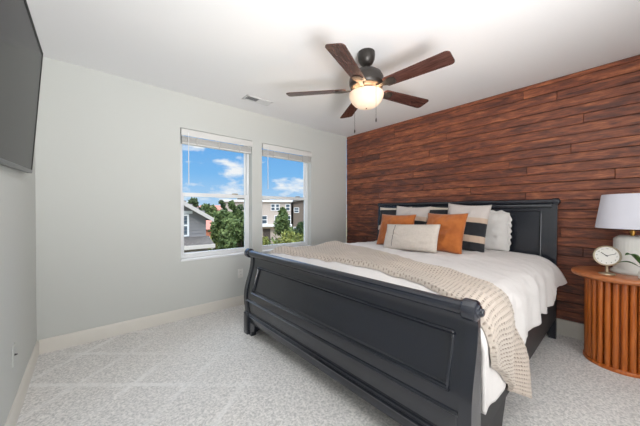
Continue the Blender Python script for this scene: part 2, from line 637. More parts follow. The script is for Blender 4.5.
# ------------------------------------------------------------------ windows
def window(idx, x0, x1):
    root = bpy.data.objects.new('window_%d' % idx, None)
    COL.objects.link(root)
    root.location = ((x0 + x1) / 2, YB + 0.1, WZ0)
    structure(root)
    # recess lining (drywall return) and sill board
    f = MB()
    fy0, fy1 = YB + 0.085, YB + 0.145
    w = 0.030
    f.box((x0, fy0, WZ0), (x0 + w, fy1, WZ1), bevel=0.003)
    f.box((x1 - w, fy0, WZ0), (x1, fy1, WZ1), bevel=0.003)
    f.box((x0 + w, fy0, WZ0), (x1 - w, fy1, WZ0 + w), bevel=0.003)
    f.box((x0 + w, fy0, WZ1 - w), (x1 - w, fy1, WZ1), bevel=0.003)
    f.build('window_frame', M['vinyl'], root)
    zm = 1.388
    sl = MB()
    s = 0.026
    a0, a1 = x0 + w, x1 - w
    # lower sash, set inward
    sl.box((a0, fy0 + .004, WZ0 + w), (a0 + s, fy0 + .034, zm + .02), bevel=0.003)
    sl.box((a1 - s, fy0 + .004, WZ0 + w), (a1, fy0 + .034, zm + .02), bevel=0.003)
    sl.box((a0 + s, fy0 + .004, WZ0 + w), (a1 - s, fy0 + .034, WZ0 + w + .030), bevel=0.003)
    sl.box((a0 + s, fy0 + .000, zm - .022), (a1 - s, fy0 + .036, zm + .022), bevel=0.003)
    low = sl.build('lower_sash', M['vinyl'], root)
    lk = MB().box(((a0 + a1) / 2 + .2, fy0 - .012, zm + .022), ((a0 + a1) / 2 + .27, fy0 + .02, zm + .034), bevel=0.004)
    lk.build('sash_lock', M['nickel'], low)
    us = MB()
    us.box((a0, fy0 + .038, zm - .02), (a0 + .02, fy0 + .056, WZ1 - w), bevel=0.002)
    us.box((a1 - .02, fy0 + .038, zm - .02), (a1, fy0 + .056, WZ1 - w), bevel=0.002)
    us.box((a0 + .02, fy0 + .038, zm - .02), (a1 - .02, fy0 + .056, zm + .015), bevel=0.002)
    us.build('upper_sash', M['vinyl'], root)
    MB().box((a0 + s, fy0 + .016, WZ0 + w + .030), (a1 - s, fy0 + .020, zm - .022)).build('glass_pane', M['glass'], root, smooth=0)
    MB().box((a0 + .02, fy0 + .045, zm + .015), (a1 - .02, fy0 + .049, WZ1 - w)).build('glass_pane', M['glass'], root, smooth=0)
    MB().box((x0 - .002, YB - .012, WZ0 - .016), (x1 + .002, YB + .085, WZ0 + .004), bevel=0.004).build('window_sill', M['vinyl'], root)


window(1, *WIN[0])
window(2, *WIN[1])


def blind(x0, x1, label):
    root = thing('window_blind', label, 'blind', ((x0 + x1) / 2, YB + 0.02, WZ1 - 0.01), 'raised window blinds')
    MB().box((x0 + .008, YB - .002, WZ1 - .055), (x1 - .006, YB + .05, WZ1 - .004), bevel=0.004).build('headrail', M['blind'], root)
    va = MB().box((x0 + .004, YB - .022, WZ1 - .085), (x1 + .004, YB - .010, WZ1 - .012), bevel=0.004)
    va.box((x1 - .002, YB - .012, WZ1 - .085), (x1 + .004, YB - .0005, WZ1 - .012), bevel=0.002)
    va.build('valance', M['blind'], root)
    st = MB()
    n = 14
    for k in range(n):
        zz = WZ1 - .088 - k * .0046
        dy = random.uniform(-.0015, .0015)
        st.box((x0 + .014, YB - .004 + dy, zz - .003), (x1 - .012, YB + .046 + dy, zz), bevel=0.001, seg=1)
    st.build('slat_stack', M['blind'], root)
    zz = WZ1 - .088 - n * .0046
    MB().box((x0 + .014, YB - .006, zz - .018), (x1 - .012, YB + .048, zz - .001), bevel=0.004).build('bottom_rail', M['blind'], root)
    for fx in (.2, .5, .8):
        xx = x0 + (x1 - x0) * fx
        MB().box((xx - .008, YB - .0085, zz - .016), (xx + .008, YB - .0065, WZ1 - .087)).build('ladder_tape', M['tape'], root)
    wx = x0 + .075
    wd = MB().tube([(wx, YB - .03, WZ1 - .05), (wx, YB - .03, WZ1 - .09), (wx + .002, YB - .028, WZ1 - .62)], .0045, 8)
    wd.tube([(wx, YB - .008, WZ1 - .05), (wx, YB - .03, WZ1 - .05)], .003, 6)
    wd.build('tilt_wand', M['vinyl'], root)


blind(*WIN[0], 'raised white slatted blind at the top of the left window')
blind(*WIN[1], 'raised white slatted blind at the top of the right window, nearest the plank wall')


# ------------------------------------------------------------------ wall plates and ceiling vent
def outlet(label, loc, axis, kind):
    root = thing('wall_outlet' if kind == 'duplex' else 'cable_plate', label, 'outlet', loc)
    x, y, z = loc
    if axis == 'y':
        MB().box((x - .035, y - .006, z - .057), (x + .035, y, z + .057), bevel=0.003).build('cover_plate', M['plate'], root)
        for s in (-.02, .02):
            fc = MB().box((x - .016, y - .0085, z + s - .014), (x + .016, y - .005, z + s + .014), bevel=0.003).build('socket', M['plate'], root)
            sl = MB()
            for dx in (-.006, .006):
                sl.box((x + dx - .001, y - .0092, z + s - .002), (x + dx + .001, y - .0083, z + s + .007))
            sl.build('slot', M['slot'], fc)
    else:
        MB().box((x, y - .035, z - .057), (x + .006, y + .035, z + .057), bevel=0.003).build('cover_plate', M['wall'], root)
        MB().lathe([(.006, 0), (.006, .004), (.0035, .005), (.0035, .012)], 12, (x + .005, y, z), Matrix.Rotation(R(90), 3, 'Y')).build('cable_jack', M['slot'], root)


outlet('white duplex wall outlet under the windows beside the black footboard', (1.476, YB, .405), 'y', 'duplex')
outlet('small painted cable plate low on the left wall near the baseboard', (XL, 2.276, .384), 'x', 'cable')

vr = thing('ceiling_vent', 'white rectangular louvred air vent in the ceiling by the window wall', 'vent', (1.52, 2.84, ZC))
vx, vy = 1.52, 2.84
fr = MB()
hw, hh = .165, .068
for (a, b_, c, d) in ((-hw, -hh, hw, -hh + .022), (-hw, hh - .022, hw, hh), (-hw, -hh, -hw + .022, hh), (hw - .022, -hh, hw, hh)):
    fr.box((vx + a, vy + b_, ZC - .008), (vx + c, vy + d, ZC - .0005), bevel=0.002)
fr.build('vent_frame', M['vent'], vr)
MB().box((vx - hw + .02, vy - hh + .02, ZC - .003), (vx + hw - .02, vy + hh - .02, ZC - .0008)).build('duct_opening', M['dark'], vr)
lv = MB()
for k in range(26):
    xx = vx - hw + .03 + k * (2 * hw - .06) / 25
    Mx = Matrix.Translation((xx, vy, ZC - .007)) @ Matrix.Rotation(R(-40 if k < 13 else 40), 4, 'Y')
    lv.box((-.006, -hh + .02, -.0007), (.006, hh - .02, .0007), M=Mx)
lv.build('louver', M['vent'], vr)

# ------------------------------------------------------------------ television on the left wall
Pb = Vector((-.28, 2.685, 1.467))
U = Vector((-.0022, -.9984, -.0558)).normalized()          # along the set, towards the camera
V = (Vector((-.218, 2.640, 2.280)) - Pb).normalized()
V = (V - U * V.dot(U)).normalized()
NN = V.cross(U)                                              # out of the screen
if NN.x < 0:
    NN = -NN
TW, TH = 1.45, .817
tvM = Matrix((
    (U.x, V.x, NN.x, Pb.x), (U.y, V.y, NN.y, Pb.y), (U.z, V.z, NN.z, Pb.z), (0, 0, 0, 1)))
tv = thing('television', 'large black flat screen television tilted down high on the left wall', 'television', tuple(Pb + U * TW / 2))
hb = MB()
hb.box((0, 0, -.030), (TW, TH, -.004), bevel=.004, M=tvM)
hb.box((TW * .15, .04, -.052), (TW * .85, TH * .55, -.029), bevel=.015, M=tvM)
hb.build('rear_housing', M['tvblack'], tv)
bz = MB()
bw = .024
bz.box((0, 0, -.004), (bw, TH, .003), M=tvM, bevel=.001)
bz.box((TW - bw, 0, -.004), (TW, TH, .003), M=tvM, bevel=.001)
bz.box((bw, TH - bw, -.004), (TW - bw, TH, .003), M=tvM, bevel=.001)
bz.build('bezel', M['tvblack'], tv)
MB().box((0, -.010, -.022), (TW, .014, .004), bevel=.003, M=tvM).build('lower_trim', M['tvsilver'], tv)
MB().box((bw, .014, -.003), (TW - bw, TH - bw, .001), M=tvM).build('screen', M['screen'], tv, smooth=0)
mb = MB()
pc = Pb + U * TW * .5 + V * TH * .4
mb.box((XL + .0005, pc.y - .25, pc.z - .2), (XL + .012, pc.y + .25, pc.z + .2), bevel=.003)
for dy in (-.2, .2):
    mb.box((XL + .01, pc.y + dy - .02, pc.z - .28), (XL + .028, pc.y + dy + .02, pc.z + .25), bevel=.003)
mb.tube([(XL + .02, pc.y + .2, pc.z - .28), (XL + .03, pc.y + .2, pc.z - .31)], .006, 8)
mb.build('wall_mount', M['blackmetal'], tv)

# ------------------------------------------------------------------ ceiling fan
FX, FY = 1.735, 1.401
fan = thing('ceiling_fan', 'five blade ceiling fan with dark bronze motor and lit frosted bowl', 'ceiling fan', (FX, FY, ZC))
fc = (FX, FY, 0)
MB().lathe([(.068, 2.496), (.070, 2.470), (.066, 2.435), (.050, 2.405), (.030, 2.393), (.018, 2.390)], 32, fc).build('canopy', M['bronze'], fan)
MB().lathe([(.013, 2.392), (.013, 2.36), (.026, 2.355), (.028, 2.335), (.02, 2.33)], 20, fc).build('downrod', M['bronze'], fan)
mo = MB().lathe([(.02, 2.350), (.055, 2.347), (.095, 2.336), (.122, 2.316), (.137, 2.286), (.141, 2.258), (.139, 2.236), (.126, 2.222), (.124, 2.214), (.130, 2.208), (.112, 2.198), (.07, 2.192)], 40, fc)
mo = mo.build('motor_housing', M['bronze'], fan)
MB().lathe([(.07, 2.193), (.076, 2.188), (.076, 2.182), (.05, 2.180), (0, 2.180)], 32, fc).build('light_fitter', M['bronze'], fan)
bowl = MB().lathe([(.130, 2.166), (.138, 2.161), (.140, 2.150), (.135, 2.128), (.121, 2.096), (.098, 2.070), (.068, 2.053), (.034, 2.045), (.0, 2.043),
                   (.0, 2.047), (.066, 2.057), (.117, 2.098), (.131, 2.130), (.133, 2.150), (.128, 2.163), (.130, 2.166)], 40, fc, caps=False)
bowl = bowl.build('light_bowl', M['bowl'], fan)
MB().lathe([(.0, 2.036), (.005, 2.037), (.006, 2.041), (.004, 2.044)], 16, fc).build('bowl_finial', M['bronze'], bowl)


def blade_mesh():
    mb = MB()
    pts = []
    r0, r1 = .185, .668
    wa, wb_ = .052, .068
    n = 12
    up, dn = [], []
    for i in range(n + 1):
        f = i / n
        x = r0 + (r1 - .03 - r0) * f
        up.append((x, wa + (wb_ - wa) * f))
        dn.append((x, -(wa + (wb_ - wa) * f)))
    cr_ = .03
    tip = []
    for i in range(1, 7):
        a = R(90 - 15 * i)
        tip.append((r1 - cr_ + cr_ * math.cos(a), wb_ - cr_ + cr_ * math.sin(a)))
    tip2 = [(x, -y) for x, y in reversed(tip)]
    root_ = []
    for i in range(1, 6):
        a = R(90 + 30 * i)
        root_.append((r0 + .018 * math.cos(a), wa * math.sin(a)))
    poly = up + tip + tip2 + list(reversed(dn)) + list(reversed(root_))
    mb.prism(poly, 'z', -.003, .003)
    return mb


def iron_mesh():
    mb = MB()
    top = [(.10, .016), (.135, .012), (.16, .020), (.19, .036), (.225, .042), (.255, .030), (.262, .0)]
    poly = top + [(x, -y) for x, y in reversed(top[:-1])]
    mb.prism(poly, 'z', -.0095, -.0035)
    for x, y in ((.2, .022), (.2, -.022), (.245, 0)):
        mb.lathe([(.0, -.0125), (.005, -.012), (.006, -.0095)], 10, (x, y, 0))
    return mb


bl0 = None
for k in range(5):
    ang = R(58 + 72 * k)
    Mt = Matrix.Translation((0, 0, 2.196 - ZC)) @ Matrix.Rotation(ang, 4, 'Z') @ Matrix.Rotation(R(-12), 4, 'X')
    if k == 0:
        bl0 = blade_mesh().build('blade', M['bladewood'], fan, world=False, smooth=30)
        ir0 = iron_mesh().build('blade_iron', M['bronze'], bl0, smooth=30)
        b_ = bl0
    else:
        b_ = copy_tree(bl0, fan)
    b_.matrix_local = Mt
cdir = Vector((math.cos(R(-41.25)), math.sin(R(-41.25)), 0))  # towards the right of the view
for name, off, zb in (('pull_chain', Vector((-.047, -.123, 0)), 1.915), ('pull_chain', Vector((.018, .128, 0)), 1.905)):
    p = Vector((FX, FY, 2.182)) + off.normalized() * .076
    p2 = Vector((FX, FY, 0)) + off.normalized() * .146
    ch = MB().tube([p, (p2.x, p2.y, 2.172), (p2.x, p2.y, 2.15), (p2.x, p2.y, zb)], .0013, 6).build(name, M['bronze'], fan)
    MB().lathe([(.0015, zb + .002), (.005, zb - .006), (.0062, zb - .02), (.004, zb - .03), (0, zb - .032)], 12, (p2.x, p2.y, 0)).build('pull_knob', M['bronze'], ch)
pl = bpy.data.lights.new('bowl_bulb', 'POINT')
pl.energy = 11
pl.color = (1.0, 0.74, 0.50)
pl.shadow_soft_size = 0.02
po = bpy.data.objects.new('bowl_bulb', pl)
COL.objects.link(po)
po.parent = fan
po.location = (0.0, 0, 2.150 - ZC)

# ------------------------------------------------------------------ bed
BY0, BY1 = .402, 2.468
bed = thing('sleigh_bed', 'black wooden king sleigh bed standing against the plank wall', 'bed', (2.28, 1.435, 0))

# outer (front) curve of the footboard: x as a function of z
FZ = [0.0, .10, .185, .24, .30, .36, .43, .51, .58, .64, .70, .735, .765, .79]
FXs = [1.176, 1.176, 1.180, 1.176, 1.168, 1.166, 1.172, 1.192, 1.214, 1.230, 1.238, 1.236, 1.226, 1.214]


def fx_at(z):
    # smooth interpolation
    for i in range(len(FZ) - 1):
        if z <= FZ[i + 1]:
            break
    i = min(i, len(FZ) - 2)
    x0, x1 = FXs[i], FXs[i + 1]
    m0 = (FXs[min(i + 1, len(FXs) - 1)] - FXs[max(i - 1, 0)]) / max(1e-6, FZ[min(i + 1, len(FZ) - 1)] - FZ[max(i - 1, 0)])
    m1 = (FXs[min(i + 2, len(FXs) - 1)] - FXs[i]) / max(1e-6, FZ[min(i + 2, len(FZ) - 1)] - FZ[i])
    h = FZ[i + 1] - FZ[i]
    s = max(0, min(1, (z - FZ[i]) / h))
    return ((2 * s ** 3 - 3 * s ** 2 + 1) * x0 + (s ** 3 - 2 * s ** 2 + s) * h * m0 + (-2 * s ** 3 + 3 * s ** 2) * x1 + (s ** 3 - s ** 2) * h * m1)


def sleigh_panel(mb, xf, xb, y0, y1, z0, z1, panels, depth=.012, slope=.012):
    """front skin with recessed panels following the curve, plus a back skin and closing edges"""
    zs = sorted(set([z0 + (z1 - z0) * i / 60 for i in range(61)] + [p + d for pa in panels for p, d in
                    ((pa[2], 0), (pa[2], slope), (pa[3], -slope), (pa[3], 0))]))
    ys = sorted(set([y0, y1] + [p + d for pa in panels for p, d in ((pa[0], 0), (pa[0], slope), (pa[1], -slope), (pa[1], 0))]))
    rows = []
    for z in zs:
        r_ = []
        for y in ys:
            rec = 0
            for pa in panels:
                dd = min(y - pa[0], pa[1] - y, z - pa[2], pa[3] - z)
                rec = max(rec, max(0, min(1, dd / slope)) * (pa[4] if len(pa) > 4 else depth))
            r_.append((xf(z, rec), y, z))
        rows.append(r_)
    mb.grid(rows)
    back = [[(xb(z), y, z) for y in (y0, y1)] for z in zs]
    mb.grid(back)
    mb.grid([[rows[i][0] for i in range(len(zs))], [back[i][0] for i in range(len(zs))]])
    mb.grid([[rows[i][-1] for i in range(len(zs))], [back[i][1] for i in range(len(zs))]])
    mb.grid([[p for p in rows[0]], [(xb(z0), y, z0) for y in ys]])
    mb.grid([[p for p in rows[-1]], [(xb(z1), y, z1) for y in ys]])


PAN = [(.505, 2.318, .428, .656), (.46, 2.41, .205, .342, .006)]
fb = MB()
sleigh_panel(fb, lambda z, r_: fx_at(z) + .010 + r_, lambda z: fx_at(z) + .052, BY0 + .03, BY1 - .03, .19, .785, PAN)
footboard = fb.build('footboard', M['black'], bed, smooth=40)
# mouldings round the recessed panels
for (a, b_, c, d) in [q[:4] for q in PAN]:
    pts = []
    nn = 16
    for i in range(nn):
        pts.append((a, c + (d - c) * i / nn))
    for i in range(nn * 2):
        pts.append((a + (b_ - a) * i / (nn * 2), d))
    for i in range(nn):
        pts.append((b_, d - (d - c) * i / nn))
    for i in range(nn * 2):
        pts.append((b_ - (b_ - a) * i / (nn * 2), c))
    MB().tube([(fx_at(z) + .010, y, z) for y, z in pts], .009, 8, closed=True).build('panel_moulding', M['black'], footboard)
    for zz in (c, d):
        q = fx_at(zz) + .008
        lg = MB().prism([(q + .010, zz - .012), (q - .005, zz - .012), (q - .011, zz - .006), (q + .010, zz + .005)], 'y', a - .008, b_ + .008)
        lg.build('moulding_ledge', M['black'], footboard, smooth=0)
# end posts following the S curve
for y0, y1 in ((BY0, BY0 + .052), (BY1 - .052, BY1)):
    zs = [.215 + (.772 - .215) * i / 40 for i in range(41)]
    poly = [(fx_at(z), z) for z in zs] + [(1.274 - .012 * max(0, (z - .6) / .17), z) for z in reversed(zs)]
    MB().prism(poly, 'y', y0, y1).build('end_post', M['black'], footboard, smooth=40)
# rolled top rail with turned end bosses
RC = (1.214, .784)
rl = MB()
Ry = Matrix.Rotation(R(-90), 3, 'X')
rl.lathe([(.031, 0), (.031, BY1 - BY0 - .10)], 28, (RC[0], BY0 + .05, RC[1]), Ry)
rl.build('rolled_rail', M['black'], footboard, smooth=40)
for y0, sgn in ((BY0, 1), (BY1, -1)):
    cp = MB()
    cp.lathe([(.0, -.030), (.012, -.0295), (.016, -.026), (.017, -.018), (.026, -.016), (.029, -.010), (.041, -.006), (.045, .002), (.045, .044), (.041, .050), (.030, .051)], 28,
             (RC[0], y0, RC[1]), Matrix.Rotation(R(-90 * sgn), 3, 'X'))
    cp.build('scroll_boss', M['black'], footboard, smooth=28)
# base rail and cap moulding
br = MB()
br.box((1.182, BY0 + .05, .125), (1.235, BY1 - .05, .186), bevel=.004)
br.prism([(1.20, .176), (1.176, .176), (1.174, .184), (1.21, .202)], 'y', BY0 + .05, BY1 - .05)
br.build('base_rail', M['black'], footboard)
# corner block feet with stepped brackets
for s, y in ((1, BY0), (-1, BY1)):
    ft = MB()
    ya, yb = (y - .004, y + .072) if s > 0 else (y - .072, y + .004)
    ft.box((1.164, ya, 0), (1.282, yb, .205), bevel=.005)
    ft.box((1.168, ya + .003, .2), (1.278, yb - .003, .219), bevel=.008)
    ft.build('foot_block', M['black'], bed)
    ybr = y + s * .07
    poly = [(ybr, .0), (ybr + s * .055, .0), (ybr + s * .06, .045), (ybr + s * .10, .055), (ybr + s * .125, .126), (ybr, .126)]
    MB().prism(poly, 'x', 1.182, 1.23).build('foot_bracket', M['black'], bed)

# headboard
HX = 3.300


def hx_at(z):  # front face leaning back towards the wall and rolling at the top
    return HX + .0 + .045 * max(0, (z - .55) / .75) ** 1.6


hbm = MB()
HP = [(.535, 2.335, .62, 1.205)]
sleigh_panel(hbm, lambda z, r_: hx_at(z) + r_, lambda z: hx_at(z) + .04, BY0 + .06, BY1 - .06, .25, 1.275, HP, depth=.014)
head = hbm.build('headboard', M['black'], bed, smooth=40)
a, b_, c, d = HP[0]
pts = [(a, c), (a, (c + d) / 2), (a, d), ((a + b_) / 2, d), (b_, d), (b_, (c + d) / 2), (b_, c), ((a + b_) / 2, c)]
loop = []
for i in range(len(pts)):
    p, q = pts[i], pts[(i + 1) % len(pts)]
    for k in range(8):
        loop.append((p[0] + (q[0] - p[0]) * k / 8, p[1] + (q[1] - p[1]) * k / 8))
MB().tube([(hx_at(z) + .001, y, z) for y, z in loop], .008, 8, closed=True).build('panel_moulding', M['black'], head)
for y0, y1 in ((BY0 + .012, BY0 + .066), (BY1 - .066, BY1 - .012)):
    zs = [.0 + 1.285 * i / 40 for i in range(41)]
    poly = [(hx_at(z) - .006, z) for z in zs] + [(hx_at(z) + .05, z) for z in reversed(zs)]
    MB().prism(poly, 'y', y0, y1).build('head_post', M['black'], head, smooth=40)
HC = (3.358, 1.288)
MB().lathe([(.028, 0), (.028, BY1 - BY0 - .10)], 28, (HC[0], BY0 + .05, HC[1]), Ry).build('rolled_rail', M['black'], head, smooth=40)
MB().box((3.315, BY0 + .05, 1.232), (3.365, BY1 - .05, 1.262), bevel=.008).build('cap_moulding', M['black'], head)
for y0, sgn in ((BY0, 1), (BY1, -1)):
    MB().lathe([(.0, -.008), (.010, -.0075), (.012, -.003), (.020, -.002), (.022, 0), (.031, .002), (.034, .008), (.034, .046), (.031, .052), (.028, .053)], 28,
               (HC[0], y0, HC[1]), Matrix.Rotation(R(-90 * sgn), 3, 'X')).build('scroll_boss', M['black'], head, smooth=40)

# side rails with long bracket feet at the foot end
for s, y in ((1, BY0 + .012), (-1, BY1 - .012)):
    ya, yb = (y, y + .03) if s > 0 else (y - .03, y)
    MB().box((1.275, ya, .192), (HX + .01, yb, .40), bevel=.005).build('side_rail', M['satin'], bed)
    poly = [(1.284, .0), (1.60, .0), (1.625, .03), (1.655, .10), (1.69, .16), (1.71, .192), (1.284, .192)]
    MB().prism(poly, 'y', ya + .003 if s > 0 else ya - .006, yb + .006 if s > 0 else yb - .003).build('rail_foot', M['satin'], bed)
    # steel angle brace where the rail meets the head post
    br = MB()
    yi = y + s * .06
    br.tube([(3.14, yi, .24), (3.345, yi, .012)], .009, 8)
    br.tube([(3.225, yi, .235), (3.26, yi, .11)], .006, 8)
    br.build('corner_brace', M['blackmetal'], bed)
# slats hold the mattress
sl = MB()
for k in range(10):
    x = 1.42 + k * .2
    sl.box((x, BY0 + .042, .31), (x + .07, BY1 - .042, .333))
sl.build('bed_slats', M['black'], bed)

# mattress
tag(MB().box((1.305, .462, .335), (3.285, 2.408, .745), bevel=.06, seg=4).build('mattress', M['mattress']),
    'thick pale king mattress inside the black bed under the white duvet', 'mattress')


# ------------------------------------------------------------------ duvet: cross-section by arc length
YC = 1.435
HWD = 1.045       # half width of the draped cloth
RAD = .15         # shoulder radius


def fbm(x, y, z=0.0, o=3):
    return mnoise.fractal(Vector((x, y, z)), 1.0, 2.0, o)


def top_z(x):
    z = .795
    if x < 1.50:
        z -= .075 * ((1.50 - x) / .22) ** 2
    return z


def duvet_pt(x, a):
    """a: arc length from the middle, + to the right (-Y). returns point, normal"""
    s = 1 if a >= 0 else -1
    A = abs(a)
    flat = HWD - RAD
    zt = top_z(x)
    arc = RAD * PI / 2
    if A <= flat:
        y, z, ny, nz_ = A, zt, 0, 1
    elif A <= flat + arc:
        th = (A - flat) / RAD
        y = flat + RAD * math.sin(th)
        z = zt - RAD * (1 - math.cos(th))
        ny, nz_ = math.sin(th), math.cos(th)
    else:
        d = A - flat - arc
        y = flat + RAD
        z = zt - RAD - d
        ny, nz_ = 1, 0
    d = max(0, A - flat - arc * .5)
    hang = min(1, d / .22)
    # slumping shoulder: the top falls away gently towards the edge
    if A < flat + arc:
        z -= .018 * min(1, A / flat) ** 3
    else:
        z -= .018
    # soft puffiness / wrinkles on top, vertical folds on the hanging part
    w = .013 * fbm(x * 2.6, a * 2.2, 1.3) + .009 * fbm(x * 6 + a * 3, a * 5 - x * 2, 4.1) + .004 * fbm(x * 16 + a * 9, a * 9, 2.2)
    fold = hang * (.019 * math.sin(x * 19 + 1.4 * math.sin(x * 5) + a * 2.2) + .014 * fbm(x * 5, a * 1.5, 9.0) + .006 * fbm(x * 14, a * 4, 5.0))
    off = w * (1 - .5 * hang) + fold
    yy = y + ny * off
    zz = z + nz_ * off
    if x < 1.5:      # tucked flat where it meets the footboard
        yy -= ny * fold * (1 - max(0, x - 1.3) / .2)
    # flare at the head end of the hang
    if hang > 0 and x > 2.7:
        yy += .05 * hang * ((x - 2.7) / .4) ** 1.5
    return Vector((x, YC - s * yy, zz)), Vector((0, -s * ny, nz_))


ARC0 = HWD - RAD + RAD * PI / 2


def hem_z(x):
    pts = [(1.29, .31), (1.42, .31), (1.52, .37), (1.7, .41), (1.9, .43), (2.1, .425), (2.3, .43), (2.5, .46), (2.65, .42), (2.8, .45), (2.92, .52), (3.12, .55), (3.3, .6)]
    for i in range(len(pts) - 1):
        if x <= pts[i + 1][0]:
            f = (x - pts[i][0]) / (pts[i + 1][0] - pts[i][0])
            return pts[i][1] * (1 - f) + pts[i + 1][1] * f
    return pts[-1][1]


nx_, na = 150, 210
rows = []
for i in range(nx_ + 1):
    x = 1.298 + (3.20 - 1.298) * i / nx_
    zt = top_z(x)
    hz = hem_z(x) + .010 * math.sin(x * 19 + 1.0)
    amax = ARC0 + (zt - RAD - .018 - hz)
    row_ = []
    for k in range(na + 1):
        a = -ARC0 - .28 + (amax + ARC0 + .28) * k / na
        p, n_ = duvet_pt(x, a)
        row_.append(p)
    rows.append(row_)
du = MB().grid(rows).build('duvet', M['duvet'], smooth=180)
sm = du.modifiers.new('thickness', 'SOLIDIFY')
sm.thickness = .022
sm.offset = -1
tag(du, 'white cotton duvet spread over the black bed, hanging down its right side', 'duvet')


# ------------------------------------------------------------------ chunky knitted throw
def interp(pts, t):
    for i in range(len(pts) - 1):
        if t <= pts[i + 1][0]:
            f = (t - pts[i][0]) / (pts[i + 1][0] - pts[i][0])
            f = f * f * (3 - 2 * f) * .5 + f * .5
            return pts[i][1] * (1 - f) + pts[i + 1][1] * f
    return pts[-1][1]


AL, AR = -1.16, ARC0 + .43
footward = [(AL, 1.40), (-1.0, 1.40), (-.7, 1.44), (-.13, 1.475), (.28, 1.475), (.53, 1.44), (.7, 1.40), (.85, 1.36), (1.0, 1.335), (1.13, 1.33), (1.25, 1.37), (1.4, 1.46), (1.58, 1.56)]
headward = [(AL, 2.42), (-1.0, 2.40), (-.8, 2.36), (-.33, 2.24), (.07, 2.10), (.38, 1.95), (.65, 1.87), (.8, 1.81), (.93, 1.77), (1.05, 1.755), (1.15, 1.775), (1.3, 1.86), (1.42, 1.91), (1.58, 1.93)]
CELL = .0225
KN = 8
hole_shade = []
nS = int((AR - AL) / CELL) * KN
NC = 28
nT = NC * KN
rows = []
for i in range(nS + 1):
    f = i / nS
    a = AL + (AR - AL) * f
    x0, x1 = interp(footward, a), interp(headward, a)
    # the hem on the right hangs lower towards the head end
    row_ = []
    for k in range(nT + 1):
        t_ = k / nT
        x = x0 + (x1 - x0) * t_
        aa = a
        if a > ARC0 + .05:
            g = (a - ARC0 - .05) / (AR - ARC0 - .05)
            aa = a + g * (-.12 + .20 * t_)
        p, n_ = duvet_pt(x, aa)
        # folds running along the throw
        fo = .016 * math.sin(t_ * 17 + 1.5 * math.sin(a * 2.2) + .6) * (0.6 + .4 * math.sin(a * 3.1 + 1)) + .010 * fbm(t_ * 4, a * 1.6, 3.3)
        if a < -.75:      # bunched up at the far side
            fo += .035 * min(1, (-.75 - a) / .3) * (0.5 + .5 * math.sin(t_ * 9 + .5)) * min(1, t_ * 5)
        edge = min(t_, 1 - t_) * 30
        th = min(1, edge)
        # honeycomb knit: staggered deep holes between rounded ribs
        u_ = i / KN
        v_ = k / KN
        cu, cv = u_, v_ + .5 * (int(math.floor(u_)) % 2)
        cw = (x1 - x0) / NC
        cm = min(CELL, cw)
        du_ = abs(cu - math.floor(cu) - .5) * 2 * CELL / cm
        dv_ = abs(cv - math.floor(cv) - .5) * 2 * cw / cm
        rr = math.sqrt(du_ * du_ + dv_ * dv_)
        kn = max(0.0, min(1.0, (rr - .44) / .24))
        kn = kn * kn * (3 - 2 * kn)
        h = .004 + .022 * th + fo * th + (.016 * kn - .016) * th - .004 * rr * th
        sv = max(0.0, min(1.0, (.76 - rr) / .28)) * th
        hole_shade.append(sv)
        if p.z < .6 and n_.z < .3:
            h += .004
        row_.append(p + n_ * max(h, .004))
    rows.append(row_)
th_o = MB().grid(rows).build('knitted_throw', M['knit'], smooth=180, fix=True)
at_ = th_o.data.attributes.new('hole_shade', 'FLOAT', 'POINT')
at_.data.foreach_set('value', hole_shade)
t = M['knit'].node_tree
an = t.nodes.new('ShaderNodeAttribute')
an.attribute_name = 'hole_shade'
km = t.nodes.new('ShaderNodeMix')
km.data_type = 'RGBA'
km.inputs['B'].default_value = lin(112, 98, 86)  # shade inside the knit holes, painted in as taupe
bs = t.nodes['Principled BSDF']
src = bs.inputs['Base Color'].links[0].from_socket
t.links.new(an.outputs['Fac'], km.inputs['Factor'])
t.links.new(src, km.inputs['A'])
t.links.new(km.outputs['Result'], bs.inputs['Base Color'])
tag(th_o, 'cream chunky knitted throw with shade-painted holes laid across the white duvet', 'throw')
sm = th_o.modifiers.new('thickness', 'SOLIDIFY')
sm.thickness = .003
sm.offset = -1


# ------------------------------------------------------------------ pillows
def pillow_mesh(w, h, t, n=36, pinch=.15, seed=0, wr=.006, flange=0.0):
    """local: x = thickness (front is -x), y = width, z = height from 0"""
    mb = MB()
    for side in (-1, 1):
        rows = []
        for i in range(n + 1):
            v = -1 + 2 * i / n
            r_ = []
            for k in range(n + 1):
                u = -1 + 2 * k / n
                sx = 1 - pinch * (1 - abs(u) ** 2) * 0 - pinch * (1 - v * v) * .5
                sz = 1 - pinch * (1 - u * u) * .5
                y = u * w / 2 * sx
                z = h / 2 + v * h / 2 * sz
                prof = ((1 - abs(u) ** 2.6) * (1 - abs(v) ** 2.6)) ** .48
                x = side * t / 2 * prof
                if prof > 0.02:
                    x += side * wr * fbm(u * 3 + seed, v * 3, seed * 1.7 + side) * prof * 2
                # slump: heavier at the bottom
                x *= 1.0 + .18 * (-v) * .6
                r_.append((x, y, z))
            rows.append(r_)
        mb.grid(rows)
    return mb


def finish_pillow(mb, name, mats, faces_mat=None):
    o = mb.build(name, mats, smooth=180, fix=False)
    bm = bmesh.new()
    bm.from_mesh(o.data)
    bmesh.ops.remove_doubles(bm, verts=bm.verts, dist=.0004)
    bmesh.ops.recalc_face_normals(bm, faces=bm.faces)
    bm.to_mesh(o.data)
    bm.free()
    return o


def put(o, loc, lean, yaw=0, roll=0):
    """lean backwards (towards +X) about the bottom edge"""
    o.location = loc
    o.rotation_euler = (Matrix.Rotation(R(yaw), 3, 'Z') @ Matrix.Rotation(R(lean), 3, 'Y') @ Matrix.Rotation(R(roll), 3, 'X')).to_euler()


